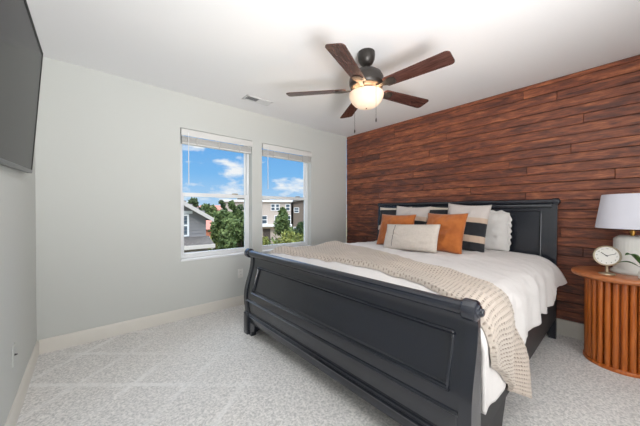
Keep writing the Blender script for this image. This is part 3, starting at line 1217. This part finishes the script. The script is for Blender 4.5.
def stripe_mat(name, bands, vertical=False):
    """bands: list of (upper limit 0..1 of local coordinate, colour)"""
    m = bpy.data.materials.new(name)
    m.use_nodes = True
    t = m.node_tree
    b = t.nodes['Principled BSDF']
    b.inputs['Roughness'].default_value = .95
    b.inputs['Sheen Weight'].default_value = .15
    c = t.nodes.new('ShaderNodeTexCoord')
    sp = t.nodes.new('ShaderNodeSeparateXYZ')
    t.links.new(c.outputs['Object'], sp.inputs[0])
    mr = t.nodes.new('ShaderNodeMapRange')
    if vertical:
        mr.inputs['From Min'].default_value, mr.inputs['From Max'].default_value = -.26, .26
        t.links.new(sp.outputs[1], mr.inputs['Value'])
    else:
        mr.inputs['From Min'].default_value, mr.inputs['From Max'].default_value = 0, .5
        t.links.new(sp.outputs[2], mr.inputs['Value'])
    rp = t.nodes.new('ShaderNodeValToRGB')
    rp.color_ramp.interpolation = 'CONSTANT'
    els = rp.color_ramp.elements
    els[0].position = 0
    els[0].color = lin(*bands[0][1])
    els[1].position = bands[0][0]
    els[1].color = lin(*bands[1][1])
    for i in range(1, len(bands) - 1):
        k = els.new(bands[i][0])
        k.color = lin(*bands[i + 1][1])
    t.links.new(mr.outputs[0], rp.inputs[0])
    t.links.new(rp.outputs[0], b.inputs['Base Color'])
    n2 = t.nodes.new('ShaderNodeTexNoise')
    n2.inputs['Scale'].default_value = 190
    t.links.new(c.outputs['Object'], n2.inputs['Vector'])
    bp = t.nodes.new('ShaderNodeBump')
    bp.inputs['Strength'].default_value = .6
    bp.inputs['Distance'].default_value = .004
    t.links.new(n2.outputs['Fac'], bp.inputs['Height'])
    t.links.new(bp.outputs[0], b.inputs['Normal'])
    return m


BLK, CRM, TAN, GRY = (44, 45, 50), (222, 210, 196), (208, 184, 164), (212, 203, 198)
M['stripe'] = stripe_mat('striped_weave', [(.20, BLK), (.335, TAN), (.60, BLK), (.70, TAN), (1, GRY)])
M['stripe2'] = stripe_mat('striped_weave_back', [(.30, BLK), (.42, TAN), (.66, BLK), (.70, BLK), (.86, BLK), (1, CRM)])
ZT = .785
# white sleeping pillows at the back
for (y, lab, sd_) in ((.985, 'white ruffled sleeping pillow at the right end of the headboard', 1),):
    mbp = pillow_mesh(.42, .40, .13, seed=sd_, wr=.008, pinch=.04)
    o = finish_pillow(mbp, 'sleeping_pillow', M['pillow_white'])
    put(o, (3.205, y, ZT), 7, 0, 0)
    tag(o, lab, 'pillow')
    if sd_ == 1:
        # ruffled flange edge
        rf = MB()
        ring = []
        w2, h2 = .21, .20
        for k in range(120):
            a = 2 * PI * k / 120
            c_, s_ = math.cos(a), math.sin(a)
            q = (abs(c_) ** 6 + abs(s_) ** 6) ** (-1 / 6)
            ring.append((q * c_, q * s_))
        r0 = [(.0, y_ * (w2 - .012), .20 + z_ * (h2 - .012)) for y_, z_ in ring]
        r1 = [(.010 * math.sin(k * .9), y_ * (w2 + .022 + .006 * math.sin(k * 1.3)), .20 + z_ * (h2 + .02 + .006 * math.sin(k * 1.1 + 1))) for k, (y_, z_) in enumerate(ring)]
        r0.append(r0[0]); r1.append(r1[0])
        rf.grid([r0, r1])
        fo = rf.build('ruffled_edge', M['pillow_white'], o, smooth=180, fix=False, world=False)
        s2 = fo.modifiers.new('thickness', 'SOLIDIFY')
        s2.thickness = .004

# euro cushions
def euro(name, w, h, t, mat_, loc, lean, yaw, roll, label, group, seed):
    o = finish_pillow(pillow_mesh(w, h, t, seed=seed), name, mat_)
    put(o, loc, lean, yaw, roll)
    tag(o, label, 'cushion', group)
    return o


euro('striped_cushion', .48, .48, .12, M['stripe2'], (3.075, 1.345, ZT), 12, 0, 0, 'black cushion with cream top band behind the right grey striped cushion', 'striped cushions', 3)
euro('striped_cushion', .50, .48, .12, M['stripe2'], (3.075, 2.06, ZT), 12, 0, 0, 'black cushion with cream top band at the far left of the headboard', 'striped cushions', 4)
euro('striped_cushion', .43, .505, .13, M['stripe'], (2.915, 1.11, ZT), 14, 0, 3.5, 'grey, tan and black striped cushion behind the right orange cushion', 'striped cushions', 5)
euro('striped_cushion', .46, .49, .13, M['stripe'], (2.915, 1.735, ZT), 14, 0, 2, 'grey, tan and black striped cushion behind the left orange cushion', 'striped cushions', 6)
euro('orange_cushion', .45, .40, .14, M['orange'], (2.68, 1.775, ZT), 20, 4, 0, 'rust orange velvet cushion on the left, partly behind the oatmeal lumbar cushion', 'orange velvet cushions', 7)
euro('orange_cushion', .42, .42, .14, M['orange'], (2.64, 1.205, ZT), 20, -3, 0, 'rust orange velvet cushion on the right in front of the stripes', 'orange velvet cushions', 8)
lum = finish_pillow(pillow_mesh(.60, .285, .13, seed=9, pinch=.06), 'lumbar_cushion', M['linen'])
put(lum, (2.45, 1.45, ZT + .012), 22, 0, -2)
tag(lum, 'oatmeal linen lumbar cushion with one dark stitched line, in front of the cushions', 'cushion')
# stitched line a quarter of the way in, laid on the front face
st = MB()
pts = []
for i in range(3, 34):
    v = -1 + 2 * i / 36
    u = .56
    prof = ((1 - abs(u) ** 2.6) * (1 - abs(v) ** 2.6)) ** .48
    sx = 1 - .06 * (1 - v * v) * .5
    sz = 1 - .06 * (1 - u * u) * .5
    x = -.065 * prof - .006 * fbm(u * 3 + 9, v * 3, 9 * 1.7 - 1) * prof * 2
    x *= 1 + .18 * (-v) * .6
    pts.append((x - .0015, u * .60 / 2 * sx, .1425 + v * .1425 * sz))
st.tube(pts, .0022, 6)
st.build('stitched_line', M['thread'], lum, world=False)

# ------------------------------------------------------------------ fluted round nightstand
NX, NY = 3.15, .015
ns = thing('nightstand', 'round fluted honey wood nightstand beside the bed against the plank wall', 'nightstand', (NX, NY, 0))
MB().lathe([(.0, .672), (.262, .672), (.278, .680), (.285, .692), (.285, .698), (.280, .708), (.272, .712), (0, .712)], 72, (NX, NY, 0)).build('table_top', M['oaktop'], ns, smooth=40)
MB().lathe([(.160, .03), (.160, .672)], 48, (NX, NY, 0)).build('drum', M['oakmid'], ns)
fl = MB()
nfl = 27
for k in range(nfl):
    a = 2 * PI * k / nfl
    cx, cy = NX + .184 * math.cos(a), NY + .184 * math.sin(a)
    fl.lathe([(.0, .026), (.0165, .026), (.0176, .030), (.0176, .666), (.0165, .671), (0, .671)], 12, (cx, cy, 0))
fl.build('fluting', M['oakmid'], ns, smooth=40)
MB().lathe([(.0, 0), (.205, 0), (.209, .004), (.209, .022), (.205, .027), (0, .027)], 64, (NX, NY, 0)).build('plinth', M['oakmid'], ns, smooth=40)

# ------------------------------------------------------------------ table lamp
LX, LY, LZ = 3.215, -.045, .712
la = thing('table_lamp', 'white ribbed ceramic table lamp with white tapered shade on the nightstand', 'lamp', (LX, LY, LZ))
MB().lathe([(0, LZ), (.118, LZ), (.122, LZ + .006), (.118, LZ + .02), (.106, LZ + .028), (.102, LZ + .04), (.102, LZ + .262), (.099, LZ + .274), (.076, LZ + .290), (.07, LZ + .293), (0, LZ + .293)], 96, (LX, LY, 0),
           ripple=lambda a, z: .0016 * math.cos(a * 32) if LZ + .035 < z < LZ + .27 else 0).build('lamp_base', M['ceramic'], la, smooth=50)
MB().lathe([(.012, LZ + .292), (.012, LZ + .312), (.018, LZ + .314), (.018, LZ + .33), (.008, LZ + .334), (.006, LZ + .40)], 24, (LX, LY, 0)).build('lamp_neck', M['brass'], la, smooth=40)
s0, s1 = 1.062, 1.330
shm = MB().lathe([(.205, s0), (.208, s0 + .004), (.172, s1 - .003), (.170, s1), (.167, s1 - .003), (.202, s0 + .004)], 64, (LX, LY, 0), caps=False)
n = 64
shm.f += [(5 * n + k, 5 * n + (k + 1) % n, (k + 1) % n, k) for k in range(n)]
shm.mi += [0] * n
shade = shm.build('lamp_shade', M['shade'], la, smooth=40)
sp_ = MB()
for k in range(3):
    a = 2 * PI * k / 3 + .3
    sp_.tube([(LX, LY, s1 - .02), (LX + .167 * math.cos(a), LY + .167 * math.sin(a), s1 - .012)], .002, 6)
sp_.tube([(LX, LY, LZ + .39), (LX, LY, s1 - .008)], .004, 8)
sp_.build('shade_spider', M['brass'], la)
MB().lathe([(.004, s1 - .012), (.009, s1 - .006), (.010, s1 + .004), (.006, s1 + .010), (0, s1 + .012)], 16, (LX, LY, 0)).build('finial', M['brass'], la)

# ------------------------------------------------------------------ desk clock
CX, CY, CZ = 2.995, .085, .856
ck = thing('desk_clock', 'round champagne metal desk clock with white dial on the nightstand', 'clock', (CX, CY, LZ))
# dial frame: local z = facing direction
face = Vector((-.955, .22, .16)).normalized()
xr = Vector((0, 0, 1)).cross(face).normalized()
yu = face.cross(xr)
CM = Matrix(((xr.x, yu.x, face.x, CX), (xr.y, yu.y, face.y, CY), (xr.z, yu.z, face.z, CZ), (0, 0, 0, 1)))
C3 = CM.to_3x3()
cc = (CX, CY, CZ)
MB().lathe([(.0, -.034), (.055, -.034), (.070, -.028), (.076, -.016), (.078, -.004), (.078, .006), (.074, .010), (.068, .008), (.066, .003), (.0, .003)], 48, cc, C3).build('clock_case', M['nickel'], ck, smooth=40)
dial = MB().lathe([(0, .0032), (.0665, .0032), (.0665, .0045), (0, .0045)], 48, cc, C3).build('dial', M['clockface'], ck, smooth=40)


def hand(name, ang, ln, w):
    Mh = CM @ Matrix.Rotation(-R(ang), 4, 'Z')
    MB().box((-w / 2, -.008, .006), (w / 2, ln, .0072), M=Mh).build(name, M['ink'], dial, smooth=0)


hand('hour_hand', -55, .040, .0042)
hand('minute_hand', 66, .054, .0032)
MB().lathe([(.0045, .005), (.0045, .0085), (0, .0088)], 16, cc, C3).build('hand_hub', M['ink'], dial)
for k in range(1, 13):
    cu = bpy.data.curves.new('numeral', 'FONT')
    cu.body = str(k)
    cu.size = .0125
    cu.align_x = 'CENTER'
    cu.align_y = 'CENTER'
    cu.extrude = .0003
    to = bpy.data.objects.new('numeral_text', cu)
    COL.objects.link(to)
    dg = bpy.context.evaluated_depsgraph_get()
    me = bpy.data.meshes.new_from_object(to.evaluated_get(dg))
    bpy.data.objects.remove(to)
    a = R(90 - 30 * k)
    me.transform(CM @ Matrix.Translation((.054 * math.cos(a), .054 * math.sin(a), .0052)))
    me.materials.clear()
    me.materials.append(M['ink'])
    no = bpy.data.objects.new('numeral', me)
    COL.objects.link(no)
    no.parent = dial
fx_, fy_ = CX + .012, CY
MB().lathe([(.0, LZ), (.045, LZ), (.047, LZ + .004), (.044, LZ + .010), (.02, LZ + .016), (.010, LZ + .022), (.0085, LZ + .05), (.010, LZ + .078)], 32, (fx_, fy_, 0)).build('clock_foot', M['nickel'], ck, smooth=40)

# ------------------------------------------------------------------ little white vase with two leaves
VX, VY = 2.945, -.105
vs_ = thing('leaf_vase', 'small round white bud vase with long green leaves on the nightstand', 'vase', (VX, VY, LZ))
MB().lathe([(0, LZ), (.022, LZ), (.036, LZ + .014), (.042, LZ + .036), (.036, LZ + .058), (.020, LZ + .07), (.014, LZ + .078), (.016, LZ + .084), (.012, LZ + .084), (.010, LZ + .07), (0, LZ + .068)], 32, (VX, VY, 0)).build('bud_vase', M['ceramic'], vs_, smooth=50)


def leaf(p0, p1, w, droop):
    p0, p1 = Vector(p0), Vector(p1)
    d = p1 - p0
    side = d.cross(Vector((0, 0, 1))).normalized()
    rows = []
    n = 14
    for i in range(n + 1):
        f = i / n
        c = p0 + d * f + Vector((0, 0, droop * math.sin(PI * f)))
        ww = w * (math.sin(PI * min(1, f * .97 + .03)) ** .8) * (1 - .3 * f)
        rows.append([c - side * ww + Vector((0, 0, .35 * ww)), c - side * ww * .5 + Vector((0, 0, .08 * ww)), c, c + side * ww * .5 + Vector((0, 0, .08 * ww)), c + side * ww + Vector((0, 0, .35 * ww))])
    return MB().grid(rows)


stem0 = (VX, VY, LZ + .08)
for p1, w, dr in (((2.95, .035, .815), .022, .018), ((2.88, -.005, .885), .040, .03), ((2.86, -.28, .90), .036, .03), ((3.05, -.30, .88), .036, .03)):
    st_ = MB().tube([(VX, VY, LZ + .04), stem0, Vector(stem0) * .75 + Vector(p1) * .25 + Vector((0, 0, .008))], .002, 6).build('stem', M['leaf'], vs_)
    lo = leaf(Vector(stem0) * .75 + Vector(p1) * .25 + Vector((0, 0, .008)), p1, w, dr).build('leaf', M['leaf'], vs_, smooth=60, fix=False)
    s2 = lo.modifiers.new('thickness', 'SOLIDIFY')
    s2.thickness = .0012

# ------------------------------------------------------------------ outside the windows
GZ = -3.6
M['asphalt'] = mat('asphalt', (140, 132, 126), .9, var=(1.5, (168, 160, 152), .4, .6))
M['lawn'] = mat('dry_ground', (122, 122, 84), .95, var=(.8, (150, 138, 110), .4, .6))
M['siding'] = mat('grey_siding', (132, 126, 122), .8)
M['sidingdark'] = mat('taupe_siding', (118, 108, 100), .8)
M['stucco'] = mat('beige_stucco', (186, 170, 156), .85)
M['stuccodark'] = mat('brown_siding', (112, 98, 86), .85)
M['fascia'] = mat('white_fascia', (228, 224, 218), .6)
M['board'] = mat('tan_trim_board', (188, 178, 168), .6)
M['shingle'] = mat('grey_shingles', (104, 97, 92), .9, var=(12, (84, 78, 74), .4, .6))
M['redroof'] = mat('red_shingles', (172, 112, 98), .9)
M['brick'] = mat('salmon_brick', (190, 120, 90), .9)
M['pane'] = mat('dark_pane', (74, 84, 92), .12, spec=.8)
M['bark'] = mat('bark', (84, 66, 52), .9)
M['door'] = mat('dark_door', (78, 66, 60), .7)


def foliage_mat(name, c1, c2):
    m = mat(name, c1, .7, spec=.2)
    t = m.node_tree
    b = t.nodes['Principled BSDF']
    at = t.nodes.new('ShaderNodeAttribute')
    at.attribute_name = 'leafv'
    mx_ = t.nodes.new('ShaderNodeMix')
    mx_.data_type = 'RGBA'
    mx_.inputs['A'].default_value = lin(*c1)
    mx_.inputs['B'].default_value = lin(*c2)
    t.links.new(at.outputs['Fac'], mx_.inputs['Factor'])
    t.links.new(mx_.outputs['Result'], b.inputs['Base Color'])
    return m


M['fol1'] = foliage_mat('leaves_mid', (60, 78, 42), (112, 126, 74))
M['fol2'] = foliage_mat('leaves_dark', (46, 62, 40), (90, 104, 66))
M['fol3'] = foliage_mat('leaves_yellow', (86, 96, 44), (150, 150, 80))

gnd = MB()
gnd.box((-40, 3.6, GZ - .3), (140, 160, GZ))
structure(gnd.build('ground', M['lawn'], smooth=0))
rd = MB().box((-30, 18.5, GZ), (60, 26, GZ + .03))
structure(rd.build('trim_street', M['asphalt'], smooth=0)).name = 'street'


def crown_mesh(h, r, n, leaf, shape, seed):
    rg = np.random.default_rng(seed)
    V_, F_, A_ = [], [], []
    clumps = []
    for _ in range(26):
        f = rg.uniform(.05, 1)
        if shape == 'cone':
            rad = r * (1 - f) ** .75 * 1.05
        elif shape == 'column':
            rad = r * (math.sin(PI * min(.97, f * .85 + .12))) ** .7
        else:
            rad = r * math.sqrt(max(0.02, 1 - (2 * f - 1) ** 2))
        a = rg.uniform(0, 2 * PI)
        q = rad * math.sqrt(rg.uniform(.2, 1)) * .8
        clumps.append((q * math.cos(a), q * math.sin(a), f * h * .95, r * rg.uniform(.28, .5) * (1 - .45 * f * (shape != 'round'))))
    cl = np.array(clumps)
    for i in range(n):
        c = cl[rg.integers(len(cl))]
        d = rg.normal(size=3)
        d /= np.linalg.norm(d)
        p = c[:3] + d * c[3] * rg.uniform(.55, 1) * np.array([1, 1, 1.15])
        u_ = rg.normal(size=3); u_ /= np.linalg.norm(u_)
        w_ = np.cross(u_, d + rg.normal(size=3) * .5); w_ /= (np.linalg.norm(w_) + 1e-6)
        s = leaf * rg.uniform(.6, 1.3)
        b0 = len(V_)
        V_ += [tuple(p - u_ * s), tuple(p + w_ * s * .5), tuple(p + u_ * s), tuple(p - w_ * s * .5)]
        F_.append((b0, b0 + 1, b0 + 2, b0 + 3))
        A_ += [rg.random()] * 4
    return V_, F_, A_


def tree(name, label, cat, x, y, zb, h, r, n, leaf, shape, matn, seed, group):
    root = thing(name, label, cat, (x, y, zb), group)
    tb = h * .22 if shape != 'bush' else 0
    V_, F_, A_ = crown_mesh(h - tb, r, n, leaf, shape, seed)
    mb = MB().add([(a + x, b + y, c + zb + tb) for a, b, c in V_], F_)
    o = mb.build('crown', M[matn], root, smooth=0, fix=False)
    at = o.data.attributes.new('leafv', 'FLOAT', 'POINT')
    at.data.foreach_set('value', A_)
    tk = MB().tube([(x, y, zb), (x + .03 * h * .2, y, zb + h * .3), (x, y, zb + h * .75)], [h * .022, h * .016, h * .006], 8)
    if shape != 'bush':
        for k in range(5):
            a = k * 2.4
            tk.tube([(x, y, zb + h * (.25 + .08 * k)), (x + r * .55 * math.cos(a), y + r * .55 * math.sin(a), zb + h * (.4 + .09 * k))], [h * .01, h * .004], 6)
    tk.build('trunk', M['bark'], root)
    return root


# trees: x, y, height of the top, crown radius, shape, foliage, label
TREES = [
    (9.20, 23.86, 2.27, .85, 'column', 'fol2', 'slender dark tree, left and tallest of the green trees outside the left window'),
    (8.73, 20.55, 1.98, .95, 'column', 'fol1', 'full green tree in the middle of the left window view'),
    (11.58, 24.44, 1.97, 1.25, 'column', 'fol2', 'dark green tree at the right edge of the left window'),
    (7.24, 18.25, 1.05, 1.25, 'round', 'fol1', 'low rounded bright tree in front of the slender tree, left window'),
    (6.99, 15.15, 0.83, 1.2, 'round', 'fol1', 'low rounded tree at the bottom right of the left window'),
    (10.45, 36.08, 2.65, 1.5, 'round', 'fol2', 'dark rounded tree behind the roof of the grey gabled house'),
    (17.73, 53.62, 2.15, 2.2, 'round', 'fol1', 'far green tree beyond the eave of the grey gabled house'),
    (14.40, 21.96, 1.38, 1.7, 'cone', 'fol1', 'pointed young green tree in front of the beige townhouse'),
    (13.45, 17.46, 0.28, 1.1, 'column', 'fol2', 'narrow dark tree at the right edge of the right window'),
]
for i, (tx, ty, tz, r_, shp, fm, lab) in enumerate(TREES):
    D = math.hypot(tx, ty)
    tree('tree', lab, 'tree', tx, ty, GZ, tz - GZ, r_, 4200, .14 if D < 32 else .28, shp, fm, 20 + i, 'trees outside the windows')
BUSH = [(11.37, 16.61, -0.53, 1.0, 'yellow green shrub below the pointed tree, right window'),
        (10.72, 14.52, -0.50, .9, 'yellow green shrub beside the narrow dark tree, right window'),
        (7.92, 22.29, -0.87, .7, 'yellow green shrub next to the corner of the grey gabled house'),
        (14.95, 26.76, -1.85, .8, 'small shrub at the left corner of the beige townhouse')]
for i, (tx, ty, tz, r_, lab) in enumerate(BUSH):
    hh_ = max(1.2, tz - GZ)
    tree('shrub', lab, 'shrub', tx, ty, GZ, hh_, r_, 1300, .12, 'round', 'fol3', 60 + i, 'shrubs outside the windows')


def oriented_house(name, label, origin, ang):
    """thing whose local x runs along the facade, local -y faces the room"""
    root = thing(name, label, 'house', origin, None)
    root.rotation_euler = (0, 0, ang)
    return root


def hwin(root, wall, x0, x1, z0, z1, y=0.0, mull=True):
    f = MB()
    t_ = .08
    f.box((x0 - t_, y - .06, z0 - t_), (x1 + t_, y + .02, z0), bevel=0)
    f.box((x0 - t_, y - .06, z1), (x1 + t_, y + .02, z1 + t_))
    f.box((x0 - t_, y - .06, z0), (x0, y + .02, z1))
    f.box((x1, y - .06, z0), (x1 + t_, y + .02, z1))
    if mull:
        f.box((x0, y - .05, (z0 + z1) / 2 - .04), (x1, y + .02, (z0 + z1) / 2 + .04))
    fo = f.build('window_frame', M['fascia'], root, world=False, smooth=0)
    MB().box((x0, y - .02, z0), (x1, y + .01, z1)).build('pane', M['pane'], fo, world=False, smooth=0)


# neighbouring grey gabled house, left window; facade square to the view of it
gA = oriented_house('gabled_house', 'grey sided house with white gable trim and lower roof, left window', (4.61, 14.2, GZ), R(-3))
g0 = GZ
gw = MB()
EZ = 1.02 - g0         # eave height above ground
pk = 2.35
gw.prism([(-6.6, 0), (.03, 0), (.03, EZ), (-3.3, EZ + pk * .78), (-6.6, EZ)], 'y', 0, 9)
# lap siding lines
wl = gw.build('house_wall', M['siding'], gA, world=False, smooth=0)
lap = MB()
zz = 3.5
while zz < EZ + 1.9:
    xr_ = .03 if zz < EZ else .03 - (zz - EZ) / (pk * .78) * 3.18
    lap.prism([(-.022, zz), (0, zz), (0, zz + .16)], 'x', -6.6 if zz < EZ else -6.48 + (zz - EZ) / (pk * .78) * 3.18, xr_)
    zz += .165
lap.build('lap_siding', M['siding'], gA, world=False, smooth=0)
ro = MB()
sl_ = pk * .78 / 3.18
for s in (1, -1):
    xe, xp = (.26, -3.36) if s > 0 else (-6.98, -3.36)
    ze, zp = EZ - .32, EZ + pk * .78
    ro.prism([(xe, ze), (xp, zp + .04), (xp, zp + .2), (xe, ze + .16)], 'y', -.45, 9.4)
ro.build('roof', M['shingle'], gA, world=False, smooth=0)
fa = MB()
for s in (1, -1):
    xe, xp = (.28, -3.36) if s > 0 else (-7.00, -3.36)
    ze, zp = EZ - .32, EZ + pk * .78
    fa.prism([(xe, ze - .06), (xp, zp - .04), (xp, zp + .18), (xe, ze + .14)], 'y', -.50, -.44)
fa.build('rake_board', M['board'], gA, world=False, smooth=0)
# skirt roof and lower storey
sk = MB()
sk.prism([(-.9, 3.08), (-.9, 3.2), (.02, 3.52), (.02, 3.1)], 'x', -6.6, .16)
sk.build('skirt_roof', M['shingle'], gA, world=False, smooth=0)
MB().box((-6.6, -.98, 3.0), (.20, -.88, 3.18)).build('gutter', M['board'], gA, world=False, smooth=0)
MB().box((-6.6, -.5, 0), (-.02, 0.0, 3.1)).build('garage_wall', M['sidingdark'], gA, world=False, smooth=0)
hwin(gA, wl, -1.62, -.86, 3.62, 4.55)
hwin(gA, wl, -3.4, -2.7, 3.62, 4.55)
bt = MB().box((-1.8, -.05, 4.66), (-.62, 0.02, 4.80)).build('window_head_trim', M['fascia'], gA, world=False, smooth=0)

# beige three storey townhouse, right window
pB = Vector((21.95, 31.29, 1.18))
dB = R(-32)
gB = oriented_house('townhouse', 'beige three storey townhouse with small square windows, right window', (pB.x, pB.y, GZ), dB)
HB = 2.45 - GZ
tw = MB().box((-9.5, 0, 0), (0, 9, HB))
twl = tw.build('house_wall', M['stucco'], gB, world=False, smooth=0)
MB().box((-9.7, -.3, HB), (.2, 9.2, HB + .3)).build('roof_edge', M['fascia'], gB, world=False, smooth=0)
for (a, b_, zc, hh_) in ((-2.75, -2.3, 5.35, .5), (-2.1, -1.7, 5.35, .5), (-.7, -.2, 5.35, .5), (-4.1, -3.4, 3.6, .75), (-2.25, -1.7, 3.6, .75), (-.75, -.1, 3.6, .75)):
    hwin(gB, twl, a, b_, zc - hh_ / 2 - .2, zc + hh_ / 2 + .1)
MB().box((-9.5, -.9, 2.62), (.1, 0, 2.92)).build('awning', M['fascia'], gB, world=False, smooth=0)
MB().box((-3.9, -.05, .2), (-2.9, .02, 2.3)).build('entry_door', M['door'], gB, world=False, smooth=0)
MB().box((-1.5, -.05, .2), (-.4, .02, 2.3)).build('garage_door', M['fascia'], gB, world=False, smooth=0)

# brown side building right of it
pC = Vector((21.42, 30.42, 1.18))
gC = oriented_house('brown_townhouse', 'brown sided townhouse at the right edge of the right window', (pC.x, pC.y, GZ), R(-32))
HC_ = 2.5 - GZ
cw = MB().prism([(.35, 0), (7, 0), (7, HC_ + 1.3), (.35, HC_ - .1)], 'y', 1.5, 10)
cwl = cw.build('house_wall', M['stuccodark'], gC, world=False, smooth=0)
MB().prism([(.3, HC_ - .05), (7.3, HC_ + 1.4), (7.3, HC_ + 1.65), (.3, HC_ + .2)], 'y', 1.1, 10.4).build('roof', M['shingle'], gC, world=False, smooth=0)
hwin(gC, cwl, .5, 1.1, 4.6, 5.2, 1.5)
hwin(gC, cwl, .4, 1.5, 1.9, 2.4, 1.5)

# far houses with red roofs beyond the trees
for i, (hx, hy, w_, h_, lab) in enumerate(((28.9, 94.4, 11, 6.0, 'far pale house with red roof just past the grey gable'),
                                          (49.7, 142.6, 12, 7.5, 'far pale house with red roof behind the slender tree'),
                                          (41.4, 103.3, 12, 6.2, 'far pale house with red roof between the tree tops'))):
    gD = oriented_house('distant_house', lab, (hx, hy, GZ), R(-20 - 4 * i))
    gD['group'] = 'distant houses'
    MB().box((-w_ / 2, 0, 0), (w_ / 2, 8, h_ - 1.7)).build('house_wall', M['stucco'], gD, world=False, smooth=0)
    MB().prism([(-.4, h_ - 1.75), (4, h_ + .3), (8.4, h_ - 1.75)], 'x', -w_ / 2 - .3, w_ / 2 + .3).build('roof', M['redroof'], gD, world=False, smooth=0)
    for k in range(4):
        x = -w_ / 2 + 1.5 + k * (w_ - 3) / 3
        MB().box((x - .5, -.04, h_ - 3.4), (x + .5, .02, h_ - 2.2)).build('window_pane', M['pane'], gD, world=False, smooth=0)
p = Vector((9.69, 27.39, -0.74))
gE = oriented_house('brick_garage', 'low salmon brick building beside the eave of the grey gabled house', (p.x, p.y, GZ), R(-20))
MB().box((-2.2, 0, 0), (1.2, 4, 3.0)).build('house_wall', M['brick'], gE, world=False, smooth=0)
MB().prism([(-.3, 2.95), (2.0, 3.9), (4.3, 2.95)], 'x', -2.5, 1.5).build('roof', M['redroof'], gE, world=False, smooth=0)
MB().box((-1.2, -.05, 0), (.8, .02, 2.2)).build('garage_door', M['fascia'], gE, world=False, smooth=0)
# grey apartment block beyond the trees at the right of the left window
p = Vector((26.37, 56.68, 1.17))
gF = oriented_house('grey_block', 'plain grey block rising above the trees at the right of the left window', (p.x, p.y, GZ), R(-30))
gwl = MB().box((-1.0, 0, 0), (6, 6, 7.6)).build('house_wall', M['siding'], gF, world=False, smooth=0)
MB().box((-1.2, -.2, 7.6), (6.2, 6.2, 7.85)).build('roof_edge', M['fascia'], gF, world=False, smooth=0)
hwin(gF, gwl, .6, 1.6, 5.4, 6.6)
